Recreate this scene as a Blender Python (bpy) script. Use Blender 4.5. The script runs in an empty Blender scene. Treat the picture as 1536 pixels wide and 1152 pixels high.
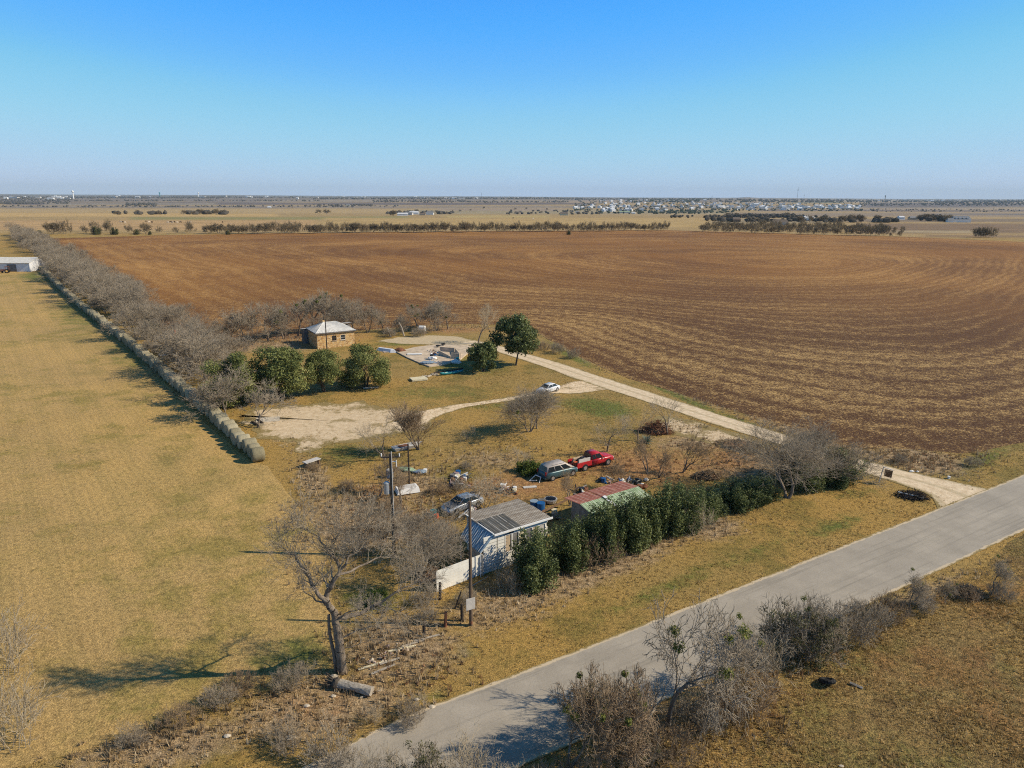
import bpy, bmesh, math, random
import numpy as np
from mathutils import Vector, Matrix
R = math.radians
scene = bpy.context.scene
col = scene.collection
RND = random.Random(7)
NP = np.random.default_rng(11)

# ------------------------------------------------------------------ camera and the land under it
H = 31.0; PITCH = R(14.8); ROLL = R(.3); FPX = 1066.0
cp, sp, cr, sr = math.cos(PITCH), math.sin(PITCH), math.cos(ROLL), math.sin(ROLL)
FW = np.array((0, cp, -sp)); _r = np.array((1., 0, 0)); _u = np.array((0, sp, cp))
RT = _r*cr + _u*sr; UP = -_r*sr + _u*cr
PY = [-500, 900, 1500, 2200, 3000, 4000, 5500, 8000, 13000, 30000]
PZ = [0, 0, -7, -22, -30, -20, -2, 8, 14, 14]
def land(x, y):
    z = np.interp(y, PY, PZ)
    k = np.clip((np.asarray(y, float)-1100)/2500, 0, 1)
    far = np.clip((np.asarray(y, float)-5000)/3000, 0, 1)
    z = z + k*(2.5*np.sin(np.asarray(x)*.0021+1.)*np.sin(np.asarray(y)*.0017) + 1.5*np.sin(np.asarray(x)*.0007+.5))
    xr = np.asarray(x, float)/np.maximum(np.asarray(y, float), 1.)
    z = z + far*(16*np.exp(-((xr-.318)/.012)**2) + 5*np.sin(xr*17+2) - 16*np.clip(xr-.45, 0, 1))
    return z
def P(px, py, z=0.0):
    d = FW + (px-768)/FPX*RT + (576-py)/FPX*UP
    t = (z-H)/d[2]
    return float(d[0]*t), float(d[1]*t)
def G(px, py):
    """point of the (rolling) land seen at a pixel of the photograph"""
    d = FW + (px-768)/FPX*RT + (576-py)/FPX*UP
    lo, hi = 10., 20000.
    ts = np.geomspace(20, 20000, 400); below = np.nonzero(H+d[2]*ts < land(d[0]*ts, d[1]*ts))[0]
    if len(below): hi = ts[below[0]]; lo = ts[max(below[0]-1, 0)]
    for _ in range(14):
        m = (lo+hi)/2
        if H+d[2]*m < land(d[0]*m, d[1]*m): hi = m
        else: lo = m
    x, y = d[0]*hi, d[1]*hi
    return float(x), float(y), float(land(x, y))
def pix(x, y, z):
    v = np.stack([np.asarray(x, float), np.asarray(y, float), np.asarray(z, float)-H])
    c = [e[0]*v[0]+e[1]*v[1]+e[2]*v[2] for e in (RT, UP, FW)]
    w = np.where(c[2] > 1, c[2], 1)
    return 768+FPX*c[0]/w, 576-FPX*c[1]/w
def tall(base, top):
    x, y = P(*base); lo, hi = 0., 40.
    for _ in range(40):
        m = (lo+hi)/2
        if pix(x, y, m)[1] > top: lo = m
        else: hi = m
    return lo

cam_d = bpy.data.cameras.new('camera'); cam = bpy.data.objects.new('camera', cam_d); col.objects.link(cam)
cam_d.sensor_width = 36; cam_d.lens = 36*FPX/1536; cam_d.clip_end = 60000; cam_d.clip_start = .5
m = Matrix(((RT[0], UP[0], -FW[0], 0), (RT[1], UP[1], -FW[1], 0), (RT[2], UP[2], -FW[2], H), (0, 0, 0, 1)))
cam.matrix_world = m; scene.camera = cam

# ------------------------------------------------------------------ materials
def rgb(c): return (c[0], c[1], c[2], 1)
class Mat:
    def __init__(s, name, rough=.9, spec=.2, metal=0.):
        s.m = bpy.data.materials.new(name); s.m.use_nodes = True
        s.nt = s.m.node_tree; s.nt.nodes.clear()
        s.out = s.n('ShaderNodeOutputMaterial'); s.b = s.n('ShaderNodeBsdfPrincipled')
        s.b.inputs['Roughness'].default_value = rough; s.b.inputs['Specular IOR Level'].default_value = spec
        s.b.inputs['Metallic'].default_value = metal
        s.nt.links.new(s.b.outputs[0], s.out.inputs[0])
        s.m.use_backface_culling = False
    def n(s, t, **k):
        x = s.nt.nodes.new(t)
        for a, b in k.items(): setattr(x, a, b)
        return x
    def put(s, sock, v):
        if isinstance(v, bpy.types.NodeSocket): s.nt.links.new(v, sock)
        elif isinstance(v, (tuple, list)): sock.default_value = rgb(v) if sock.type == 'RGBA' else v
        else: sock.default_value = v
    def pos(s, obj=False):
        if obj: return s.n('ShaderNodeTexCoord').outputs['Object']
        return s.n('ShaderNodeNewGeometry').outputs['Position']
    def scaled(s, vec, sc, rot=0.):
        x = s.n('ShaderNodeMapping'); s.put(x.inputs['Vector'], vec)
        x.inputs['Scale'].default_value = sc; x.inputs['Rotation'].default_value = (0, 0, rot); return x.outputs[0]
    def noise(s, scale, detail=3, rough=.6, vec=None, dist=0.):
        x = s.n('ShaderNodeTexNoise'); x.inputs['Scale'].default_value = scale; x.inputs['Detail'].default_value = detail
        x.inputs['Roughness'].default_value = rough; x.inputs['Distortion'].default_value = dist
        s.put(x.inputs['Vector'], vec if vec is not None else s.pos()); return x.outputs['Fac']
    def ramp(s, fac, stops, interp='LINEAR'):
        x = s.n('ShaderNodeValToRGB'); x.color_ramp.interpolation = interp
        e = x.color_ramp.elements
        while len(e) < len(stops): e.new(.5)
        for a, (p, c) in zip(e, stops):
            a.position = p; a.color = rgb(c) if isinstance(c, (tuple, list)) else (c, c, c, 1)
        s.put(x.inputs[0], fac); return x.outputs[0]
    def math(s, op, a, b=0., c=0., clamp=False):
        x = s.n('ShaderNodeMath', operation=op); x.use_clamp = clamp
        s.put(x.inputs[0], a); s.put(x.inputs[1], b)
        if op in ('MULTIPLY_ADD', 'SMOOTH_MIN'): s.put(x.inputs[2], c)
        return x.outputs[0]
    def step(s, fac, lo, hi):
        x = s.n('ShaderNodeMapRange'); x.interpolation_type = 'SMOOTHSTEP'
        s.put(x.inputs['Value'], fac); x.inputs['From Min'].default_value = lo; x.inputs['From Max'].default_value = hi
        return x.outputs[0]
    def mix(s, f, a, b, mode='MIX'):
        x = s.n('ShaderNodeMix', data_type='RGBA', blend_type=mode)
        s.put(x.inputs[0], f); s.put(x.inputs[6], a); s.put(x.inputs[7], b); return x.outputs[2]
    def attr(s, name, out='Fac'):
        return s.n('ShaderNodeAttribute', attribute_name=name).outputs[out]
    def bump(s, h, strength=.5, dist=.1):
        x = s.n('ShaderNodeBump'); x.inputs['Strength'].default_value = strength; x.inputs['Distance'].default_value = dist
        s.put(x.inputs['Height'], h); s.nt.links.new(x.outputs[0], s.b.inputs['Normal'])
    def color(s, v): s.put(s.b.inputs['Base Color'], v); return s
def plain(name, c, rough=.7, spec=.3, metal=0., var=.18, scale=3.):
    """a colour with irregular weathering"""
    k = Mat(name, rough, spec, metal)
    n = k.noise(scale, 5, .65, k.pos(True))
    lo = tuple(max(0, x*(1-var)) for x in c); hi = tuple(min(1, x*(1+var)) for x in c)
    k.color(k.ramp(n, [(.3, lo), (.7, hi)])); return k.m

def grass_color(k, dry, gold, green, brown, s=1., weedy=None):
    """patchy winter grass, world coordinates, k: Mat"""
    big = k.noise(.035*s, 4, .6); mid = k.noise(.25*s, 5, .7); fine = k.noise(2.2*s, 6, .75); speck = k.noise(9*s, 3, .8)
    c = k.mix(k.step(big, .38, .62), dry, gold)
    c = k.mix(k.math('MULTIPLY', k.step(k.math('ADD', k.math('MULTIPLY', mid, .6), k.math('MULTIPLY', k.noise(.06*s, 3, .6), .5)), .52, .68), .75), c, green)
    c = k.mix(k.math('MULTIPLY', k.step(fine, .52, .7), .7), c, brown)
    return c, fine, speck, mid
def finish_ground(k, c, fine, speck, amp=1., bdist=.18):
    v = k.ramp(speck, [(.34, .25), (.5, .95), (.64, 1.8)])
    c = k.mix(.8*amp, c, v, 'MULTIPLY')
    v2 = k.ramp(fine, [(.36, .42), (.64, 1.5)])
    c = k.mix(.8*amp, c, v2, 'MULTIPLY')
    k.color(c)
    k.bump(k.math('ADD', k.math('MULTIPLY', fine, .7), k.math('MULTIPLY', speck, .6)), .9, bdist)

# winter grass palette (real base colours)
DRY = (.37, .255, .084); GOLD = (.43, .275, .076); GREEN = (.19, .158, .04); BROWN = (.20, .11, .038)
def m_ground():
    k = Mat('ground')
    c, fine, speck, mid = grass_color(k, DRY, GOLD, GREEN, BROWN, 1.)
    c = k.mix(1., c, (.88, .86, .85), 'MULTIPLY')
    nz = k.noise(.7, 6, .75)
    def over(c, att, colr, soft=.18):
        a = k.attr(att)
        f = k.step(k.math('ADD', a, k.math('MULTIPLY', k.math('SUBTRACT', nz, .5), 1.3)), .5-soft, .5+soft)
        f = k.math('MULTIPLY', f, k.step(a, .02, .2))
        return k.mix(f, c, colr)
    c = over(c, 'green', k.mix(fine, (.09, .12, .02), (.17, .17, .04)), .3)
    weed = k.ramp(k.noise(1.6, 8, .8), [(.3, (.15, .095, .05)), (.45, (.29, .20, .11)), (.6, (.41, .30, .175)), (.75, (.56, .45, .29))])
    c = over(c, 'weedy', weed, .3)
    litter = k.ramp(k.noise(3., 6, .8), [(.3, (.13, .065, .03)), (.5, (.33, .175, .07)), (.72, (.50, .31, .15))])
    c = over(c, 'litter', litter, .3)
    bare = k.ramp(k.noise(2., 6, .7), [(.3, (.33, .25, .16)), (.7, (.52, .43, .31))])
    c = over(c, 'bare', bare, .2)
    far = k.attr('far'); tint = k.attr('tint', 'Color')
    st = k.noise(.02, 6, .7, k.scaled(k.pos(), (1., 3.5, 1.)))
    tint = k.mix(.9, tint, k.ramp(st, [(.3, .62), (.5, 1.), (.7, 1.35)]), 'MULTIPLY')
    c = k.mix(far, c, tint)
    finish_ground(k, c, fine, speck, .9); return k.m
def m_meadow():
    k = Mat('hay_meadow')
    c, fine, speck, mid = grass_color(k, (.425, .282, .108), (.485, .318, .112), (.24, .19, .045), (.28, .175, .055), 1.)
    c = k.mix(k.math('MULTIPLY', k.step(k.noise(.016, 4, .65), .50, .62), .7), c, (.23, .18, .06))
    # mowing and baling swaths run along the bale row
    ang = math.atan2(300.98-80.27, -198.21+30.44)
    w = k.n('ShaderNodeTexWave', wave_type='BANDS', bands_direction='Y')
    k.put(w.inputs['Vector'], k.scaled(k.pos(), (1, 1, 1), -ang)); w.inputs['Scale'].default_value = .09
    w.inputs['Distortion'].default_value = 1.6; w.inputs['Detail'].default_value = 4; w.inputs['Detail Scale'].default_value = .6
    c = k.mix(k.math('MULTIPLY', k.step(w.outputs['Fac'], .55, .95), .13), c, (.20, .165, .055))
    w2 = k.n('ShaderNodeTexWave', wave_type='BANDS', bands_direction='Y')
    k.put(w2.inputs['Vector'], k.scaled(k.pos(), (1, 1, 1), -ang)); w2.inputs['Scale'].default_value = .45
    w2.inputs['Distortion'].default_value = 2.5; w2.inputs['Detail'].default_value = 4
    c = k.mix(k.math('MULTIPLY', k.step(w2.outputs['Fac'], .5, .95), .12), c, (.17, .13, .045))
    g = k.attr('green')
    c = k.mix(k.math('MULTIPLY', k.step(k.math('ADD', g, k.math('MULTIPLY', k.math('SUBTRACT', mid, .5), .9)), .3, .8), .9), c, (.135, .15, .035))
    finish_ground(k, c, fine, speck, .75, .13); return k.m
def m_rough():
    k = Mat('rough_pasture')
    c, fine, speck, mid = grass_color(k, (.29, .20, .075), (.36, .23, .062), (.18, .165, .045), (.24, .12, .042), 1.15)
    c = k.mix(k.math('MULTIPLY', k.step(k.noise(.45, 5, .7), .5, .66), .75), c, (.13, .078, .033))
    c = k.mix(k.math('MULTIPLY', k.step(k.noise(.11, 5, .65), .52, .64), .6), c, (.30, .155, .055))
    finish_ground(k, c, fine, speck, 1.15, .35); return k.m
def m_plough():
    k = Mat('ploughed_field')
    t = k.attr('lap'); near = k.attr('near')
    nb = k.noise(.012, 6, .6)
    lap = k.math('ADD', t, k.math('MULTIPLY', k.math('SUBTRACT', nb, .5), .14))
    def furrow(f, ph=0.):
        return k.math('MULTIPLY_ADD', k.math('SINE', k.math('ADD', k.math('MULTIPLY', lap, f), ph)), .5, .5)
    f1 = furrow(220.); f2 = furrow(61., 1.3); f3 = furrow(22., .4)
    fine = k.noise(.55, 9, .86); speck = k.noise(2.8, 5, .85); gr = k.noise(7., 3, .8)
    straw = k.math('ADD', k.math('ADD', k.math('MULTIPLY', fine, .55), k.math('MULTIPLY', speck, .6)),
                   k.math('ADD', k.math('MULTIPLY', f1, .028), k.math('ADD', k.math('MULTIPLY', f2, .022), k.math('MULTIPLY', f3, .016))))
    big = k.noise(.008, 4, .6)
    straw = k.math('ADD', straw, k.math('MULTIPLY', big, .22))
    soil = k.mix(k.step(k.noise(.011, 3, .6), .4, .6), (.15, .062, .015), (.22, .094, .020))
    soil = k.mix(near, soil, (.085, .036, .011))
    sc = k.mix(near, (.50, .275, .085), (.52, .335, .13))
    clod = k.noise(1.1, 6, .85)
    f4 = furrow(420., .9)
    straw = k.math('ADD', straw, k.math('MULTIPLY', near, k.math('ADD', k.math('MULTIPLY', k.math('SUBTRACT', f1, .5), .006), k.math('MULTIPLY', k.math('SUBTRACT', f4, .5), .018))))
    c = k.mix(k.step(straw, .705, .835), soil, sc)
    c = k.mix(k.math('MULTIPLY', k.step(clod, .56, .68), .55), c, (.05, .022, .009))
    c = k.mix(k.math('MULTIPLY', k.step(gr, .60, .70), .6), c, (.68, .52, .29))
    k.color(k.mix(.6, c, k.ramp(speck, [(.3, .6), (.7, 1.35)]), 'MULTIPLY'))
    k.bump(k.math('ADD', k.math('MULTIPLY', f1, .25), k.math('ADD', speck, k.math('MULTIPLY', fine, .8))), .8, .22)
    return k.m
def m_gravel(name, c0, c1, ex=(.23, .19, .08), patch=0.):
    """pale caliche; 'edge' 0 at the rim, 1 well inside: grass eats into the rim"""
    k = Mat(name)
    n = k.noise(1.3, 7, .75); s = k.noise(7., 4, .8)
    c = k.mix(k.step(n, .35, .65), c0, c1)
    c = k.mix(.7, c, k.ramp(s, [(.3, .72), (.7, 1.22)]), 'MULTIPLY')
    tr = k.math('ABSOLUTE', k.math('SUBTRACT', k.math('ABSOLUTE', k.attr('side')), .45))
    c = k.mix(k.math('MULTIPLY', k.step(k.math('ADD', tr, k.math('MULTIPLY', n, .25)), .42, .52), .35), c, ex)
    e = k.math('ADD', k.attr('edge'), k.math('MULTIPLY', k.math('SUBTRACT', k.noise(.55, 7, .8), .5), 1.5))
    c = k.mix(k.step(e, .1, .26), k.mix(k.noise(1., 5, .7), (.20, .155, .06), (.30, .22, .09)), c)
    if patch:
        c = k.mix(k.math('MULTIPLY', k.step(k.noise(.22, 8, .75), .52, .60), patch), c, k.mix(s, (.17, .125, .05), (.34, .25, .11)))
        c = k.mix(k.step(k.noise(1.9, 6, .8), .60, .66), c, (.16, .13, .055))
    k.color(c); k.bump(k.math('ADD', n, s), .5, .06); return k.m
def m_road():
    k = Mat('road', .85, .25)
    u = k.attr('side')                       # -1..1 across the carriageway
    v = k.attr('along')
    n = k.noise(.25, 5, .65); s = k.noise(14., 4, .8); m_ = k.noise(1.3, 6, .7)
    st = k.n('ShaderNodeCombineXYZ'); k.put(st.inputs[0], k.math('MULTIPLY', u, 9.)); k.put(st.inputs[1], k.math('MULTIPLY', v, .07))
    streak = k.noise(1., 6, .7, st.outputs[0])
    c = k.mix(k.step(n, .3, .7), (.30, .265, .215), (.39, .345, .28))
    c = k.mix(k.math('MULTIPLY', k.step(streak, .5, .72), .6), c, (.19, .17, .14))
    au = k.math('ABSOLUTE', u)
    wheel = k.math('ABSOLUTE', k.math('SUBTRACT', au, .42))
    c = k.mix(k.math('MULTIPLY', k.step(wheel, .2, .03), .2), c, (.31, .275, .225))
    c = k.mix(k.math('MULTIPLY', k.step(au, .07, .0), .3), c, (.28, .25, .20))
    c = k.mix(.75, c, k.ramp(s, [(.3, .74), (.7, 1.22)]), 'MULTIPLY')
    e = k.math('ADD', au, k.math('MULTIPLY', k.math('SUBTRACT', m_, .5), .16))
    c = k.mix(k.step(e, .90, .935), c, k.mix(s, (.44, .35, .23), (.62, .51, .36)))
    e2 = k.math('ADD', au, k.math('MULTIPLY', k.math('SUBTRACT', k.noise(.5, 8, .8), .5), .34))
    c = k.mix(k.step(e2, .955, .985), c, k.mix(m_, (.20, .15, .055), (.33, .24, .10)))
    crack = k.n('ShaderNodeTexVoronoi', feature='DISTANCE_TO_EDGE'); crack.inputs['Scale'].default_value = .35
    k.put(crack.inputs['Vector'], k.mix(.25, k.pos(), k.n('ShaderNodeTexNoise').outputs['Color'], 'ADD'))
    c = k.mix(k.math('MULTIPLY', k.math('MULTIPLY', k.step(crack.outputs['Distance'], .010, .003), .22), k.step(n, .45, .6)), c, (.10, .10, .095))
    k.color(c); k.bump(s, .3, .02); return k.m
def m_bark(name, a, b):
    k = Mat(name, .9, .1)
    n = k.noise(9., 4, .7, k.scaled(k.pos(True), (1, 1, .25)))
    k.color(k.ramp(n, [(.3, a), (.7, b)])); return k.m
def m_leaf(name, cols, rough=.65):
    k = Mat(name, rough, .2)
    c = k.ramp(k.attr('rnd'), cols)
    k.color(c)
    t = k.n('ShaderNodeBsdfTranslucent'); k.put(t.inputs[0], c)
    x = k.n('ShaderNodeMixShader'); x.inputs[0].default_value = .22
    k.nt.links.new(k.b.outputs[0], x.inputs[1]); k.nt.links.new(t.outputs[0], x.inputs[2]); k.nt.links.new(x.outputs[0], k.out.inputs[0])
    return k.m
def m_stone():
    k = Mat('sandstone', .9, .15)
    v = k.n('ShaderNodeTexVoronoi'); v.inputs['Scale'].default_value = 3.2; v.inputs['Randomness'].default_value = .9
    k.put(v.inputs['Vector'], k.scaled(k.pos(True), (1., 1., 1.5)))
    d = k.n('ShaderNodeTexVoronoi', feature='DISTANCE_TO_EDGE'); d.inputs['Scale'].default_value = 3.2; d.inputs['Randomness'].default_value = .9
    k.put(d.inputs['Vector'], k.scaled(k.pos(True), (1., 1., 1.5)))
    sep = k.n('ShaderNodeSeparateColor'); k.put(sep.inputs[0], v.outputs['Color'])
    c = k.ramp(sep.outputs[0], [(0, (.34, .17, .06)), (.3, (.56, .33, .12)), (.6, (.70, .49, .22)), (.85, (.60, .34, .12)), (1, (.76, .60, .36))])
    c = k.mix(k.step(d.outputs['Distance'], .06, .02), c, (.5, .42, .30))
    k.color(k.mix(.5, c, k.ramp(k.noise(6, 4, .7, k.pos(True)), [(.3, .7), (.7, 1.2)]), 'MULTIPLY'))
    k.bump(k.step(d.outputs['Distance'], 0., .08), .6, .05); return k.m
def m_sheetmetal(name, c, rust=None, amount=.5, rough=.45, metal=.6, scale=.9, axis=(1, 1, 1)):
    k = Mat(name, rough, .4, metal)
    n = k.noise(scale, 6, .7, k.scaled(k.pos(True), axis))
    base = k.mix(k.step(n, .35, .65), tuple(x*.85 for x in c), tuple(min(1, x*1.12) for x in c))
    if rust: base = k.mix(k.math('MULTIPLY', k.step(k.noise(scale*1.7, 7, .75, k.scaled(k.pos(True), axis)), .5, .66), amount), base, rust)
    k.color(base); return k.m
def m_ribs(name, c, line, axis, pitch, duty, patch):
    k = Mat(name, .95, .05)
    sp_ = k.n('ShaderNodeSeparateXYZ'); k.put(sp_.inputs[0], k.pos(True)); v = k.math('FRACT', k.math('MULTIPLY', sp_.outputs[axis], 1/pitch))
    n = k.noise(1.1, 6, .7, k.scaled(k.pos(True), (.5, 2., 1.) if axis else (2., .5, 1.)))
    b = k.mix(k.step(n, .35, .65), tuple(x*.78 for x in c), tuple(min(1, x*1.2) for x in c))
    if patch: b = k.mix(k.math('MULTIPLY', k.step(k.noise(1.9, 6, .75, k.pos(True)), .48, .62), .55), b, patch)
    ln = k.math('MULTIPLY', k.math('LESS_THAN', v, duty), k.step(k.noise(.8, 4, .7, k.pos(True)), .36, .5))
    k.color(k.mix(k.math('MULTIPLY', ln, .85), b, line)); return k.m
def m_bale():
    k = Mat('baled_hay', .9, .1)
    n = k.noise(6., 6, .8, k.scaled(k.pos(True), (1, 1, 1))); big = k.noise(.4, 2)
    ringv = k.n('ShaderNodeTexWave', wave_type='BANDS', bands_direction='X'); ringv.inputs['Scale'].default_value = 3.
    k.put(ringv.inputs['Vector'], k.pos(True)); ringv.inputs['Distortion'].default_value = 1.2
    oi = k.n('ShaderNodeObjectInfo').outputs['Random']
    c = k.mix(k.math('ADD', k.math('MULTIPLY', oi, .7), k.math('MULTIPLY', big, .3)), (.19, .165, .10), (.43, .38, .26))
    c = k.mix(.8, c, k.ramp(n, [(.3, .6), (.7, 1.3)]), 'MULTIPLY')
    c = k.mix(.25, c, k.ramp(ringv.outputs['Fac'], [(0, .75), (1, 1.1)]), 'MULTIPLY')
    k.color(c); k.bump(n, .5, .05); return k.m
M = dict(ground=m_ground(), meadow=m_meadow(), rough=m_rough(), plough=m_plough(), road=m_road(),
         gravel=m_gravel('pale_gravel', (.55, .42, .27), (.74, .60, .42)),
         lot=m_gravel('pale_bare_ground', (.58, .43, .265), (.80, .64, .44), (.40, .31, .19), .8),
         bark=m_bark('grey_bark', (.09, .07, .052), (.30, .245, .19)),
         twig=m_bark('grey_twigs', (.235, .192, .14), (.40, .335, .25)),
         twig_red=m_bark('reddish_twigs', (.21, .15, .095), (.36, .265, .17)),
         twig_pale=m_bark('pale_twigs', (.31, .25, .17), (.50, .42, .30)),
         twig_far=m_bark('tree_line_twigs', (.15, .115, .07), (.28, .22, .14)),
         barkdark=m_bark('dark_bark', (.045, .038, .032), (.12, .10, .08)),
         deadwood=m_bark('weathered_wood', (.22, .19, .15), (.50, .44, .36)),
         pole=m_bark('creosoted_pole', (.085, .058, .04), (.19, .14, .10)),
         postw=m_bark('dark_fence_post', (.025, .02, .018), (.09, .07, .055)),
         oak=m_leaf('live_oak_leaf', [(0, (.05, .065, .018)), (.45, (.15, .172, .052)), (.8, (.25, .26, .085)), (1, (.36, .35, .14))]),
         hedge=m_leaf('hedge_leaf', [(0, (.03, .045, .016)), (.5, (.11, .135, .045)), (.85, (.21, .235, .085)), (1, (.32, .33, .14))], .45),
         mist=m_leaf('mistletoe_leaf', [(0, (.08, .10, .02)), (.6, (.18, .19, .045)), (1, (.28, .27, .07))]),
         olive=m_leaf('olive_leaf', [(0, (.05, .055, .022)), (.6, (.115, .115, .045)), (1, (.20, .18, .08))]),
         bushgreen=m_leaf('bush_leaf', [(0, (.03, .06, .01)), (.6, (.10, .14, .025)), (1, (.20, .22, .04))]),
         agave=m_leaf('agave_leaf', [(0, (.06, .11, .09)), (1, (.16, .24, .20))]),
         weed=m_leaf('dry_weed', [(0, (.19, .13, .07)), (.5, (.37, .27, .155)), (1, (.60, .49, .33))], .9),
         weedred=m_leaf('rusty_weed', [(0, (.16, .085, .045)), (.5, (.32, .175, .09)), (1, (.48, .31, .18))], .9),
         tuft=m_leaf('dry_grass_blade', [(0, (.20, .13, .05)), (.5, (.42, .285, .11)), (1, (.64, .48, .24))], .9),
         tuftg=m_leaf('green_grass_blade', [(0, (.10, .11, .03)), (.6, (.22, .19, .06)), (1, (.36, .27, .10))], .9),
         bale=m_bale(), stone=m_stone(),
         roofmetal=m_sheetmetal('standing_seam_roof', (.58, .56, .52), None, 0, .7, .0),
         oldroof=m_ribs('weathered_corrugated_roof', (.33, .285, .23), (.55, .50, .42), 1, .72, .10, (.20, .15, .11)),
         blueroof=m_ribs('blue_awning_panels', (.25, .34, .41), (.75, .74, .70), 1, .42, .3, None), patchroof=m_ribs('dark_roof_panels', (.105, .105, .10), (.52, .50, .46), 0, .68, .09, (.16, .14, .11)),
         redroof=m_ribs('faded_red_roof', (.34, .13, .095), (.50, .30, .24), 0, .6, .2, (.52, .27, .20)),
         greenroof=m_ribs('pale_green_roof', (.27, .36, .215), (.52, .55, .44), 0, .42, .22, (.34, .38, .29)),
         white=plain('white_paint', (.74, .73, .70), .6, .3, 0, .08), siding=plain('white_siding', (.72, .70, .63), .6, .3, 0, .12, 1.2),
         plainwall=plain('pale_wall', (.50, .47, .43), .8), tanwall=plain('tan_wall', (.46, .36, .25), .8), greywall=plain('grey_board', (.17, .165, .16), .9, .1, 0, .4, 2.),
         dark=plain('dark_opening', (.015, .015, .017), .6), glass=plain('window_glass', (.02, .025, .03), .08, .6, 0, .1),
         rubber=plain('black_rubber', (.018, .018, .018), .8), rim=plain('alloy', (.50, .50, .52), .3, .5, .7), chrome=plain('steel', (.45, .45, .46), .35, .5, .7),
         silver=plain('silver_paint', (.40, .42, .44), .3, .5, .3, .08), whitecar=plain('pearl_white_paint', (.66, .68, .72), .25, .5, .05, .05),
         teal=plain('faded_teal_paint', (.05, .105, .125), .35, .5, .2, .15), champagne=plain('chalked_roof_paint', (.48, .42, .37), .5, .4, .1, .2),
         red=plain('red_paint', (.42, .022, .028), .3, .5, 0, .15), redlamp=plain('red_lamp', (.35, .02, .02), .3), amber=plain('amber_glass', (.6, .35, .10), .3), lamp=plain('lamp_glass', (.6, .6, .58), .2),
         blue=plain('blue_plastic', (.015, .09, .25), .45), orange=plain('orange_plastic', (.65, .13, .05), .5), turq=plain('turquoise_hull', (.02, .24, .27), .4),
         conc=plain('weathered_concrete', (.52, .42, .31), .9, .1, 0, .3, .9), cream=plain('cream_board', (.62, .55, .38), .8, .1, 0, .2), wood=plain('brown_timber', (.20, .125, .075), .9, .1, 0, .4),
         rust=plain('rusty_metal', (.19, .085, .05), .85, .1, 0, .4), tarp=plain('blue_grey_tarp', (.22, .28, .34), .6), black=plain('black_plastic', (.02, .02, .022), .5),
         rock=plain('limestone', (.52, .45, .35), .9, .1, 0, .3), hill=plain('wooded_hill', (.075, .082, .085), .95), cow=plain('cow_hide', (.05, .03, .02), .9), cowpale=plain('pale_cow_hide', (.6, .52, .42), .9),
         greyroof=plain('grey_shingle', (.20, .205, .215), .9), brownroof=plain('brown_shingle', (.15, .115, .09), .9), paleroof=plain('pale_roof', (.62, .63, .65), .6), fabric=plain('pink_grey_fabric', (.35, .26, .25), .95, 0, 0, .5),
         farwood=plain('far_wood_crowns', (.085, .075, .062), .95, 0, 0, .35, .02), farever=plain('far_evergreen', (.04, .052, .030), .95, 0, 0, .3, .02))

# ------------------------------------------------------------------ mesh and object helpers
def mesh(name, V, Fs, mats, attrs=None, midx=None, smooth=False):
    """V (n,3); Fs a list of (m,k) index arrays; attrs name -> per-vertex floats or colours"""
    V = np.asarray(V, np.float32); me = bpy.data.meshes.new(name)
    me.vertices.add(len(V)); me.vertices.foreach_set('co', V.ravel())
    Fs = [np.asarray(f, np.int32) for f in Fs if len(f)]
    loops = np.concatenate([f.ravel() for f in Fs]); tot = np.concatenate([np.full(len(f), f.shape[1], np.int32) for f in Fs])
    start = np.concatenate([[0], np.cumsum(tot)[:-1]]).astype(np.int32)
    me.loops.add(len(loops)); me.loops.foreach_set('vertex_index', loops)
    me.polygons.add(len(tot)); me.polygons.foreach_set('loop_start', start); me.polygons.foreach_set('loop_total', tot)
    for mt in (mats if isinstance(mats, (list, tuple)) else [mats]): me.materials.append(M[mt] if isinstance(mt, str) else mt)
    if midx is not None: me.polygons.foreach_set('material_index', np.asarray(midx, np.int32))
    me.polygons.foreach_set('use_smooth', np.full(len(tot), bool(smooth)))
    for a, v in (attrs or {}).items():
        v = np.asarray(v, np.float32)
        if v.ndim == 2: me.attributes.new(a, 'FLOAT_COLOR', 'POINT').data.foreach_set('color', np.concatenate([v, np.ones((len(v), 1), np.float32)], 1).ravel())
        else: me.attributes.new(a, 'FLOAT', 'POINT').data.foreach_set('value', v)
    me.update(calc_edges=True); me.validate(); return me
def link(name, me, parent=None, loc=None, rotz=0., **tags):
    o = bpy.data.objects.new(name, me); col.objects.link(o)
    if parent is not None: o.parent = parent
    if loc is not None: o.location = loc
    if rotz: o.rotation_euler = (0, 0, rotz)
    for a, v in tags.items():
        if v is not None: o[a] = v
    return o
def thing(name, label, cat, loc=(0, 0, 0), rotz=0., group=None):
    return link(name, None, None, loc, rotz, label=label, category=cat, group=group)
def copytree(o, parent=None):
    c = o.copy(); col.objects.link(c); c.parent = parent
    for ch in o.children: copytree(ch, c)
    return c
def place(proto, used, loc, rotz=0., scale=1., label=None, group=None, cat=None):
    """first use moves the prototype itself, later uses copy it and its parts"""
    o = copytree(proto) if proto.name in used else proto
    used.add(proto.name); o.location = loc; o.rotation_euler = (0, 0, rotz)
    o.scale = (scale, scale, scale) if not isinstance(scale, tuple) else scale
    if label: o['label'] = label
    if cat: o['category'] = cat
    if group: o['group'] = group
    elif 'group' in o: del o['group']
    return o
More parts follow.
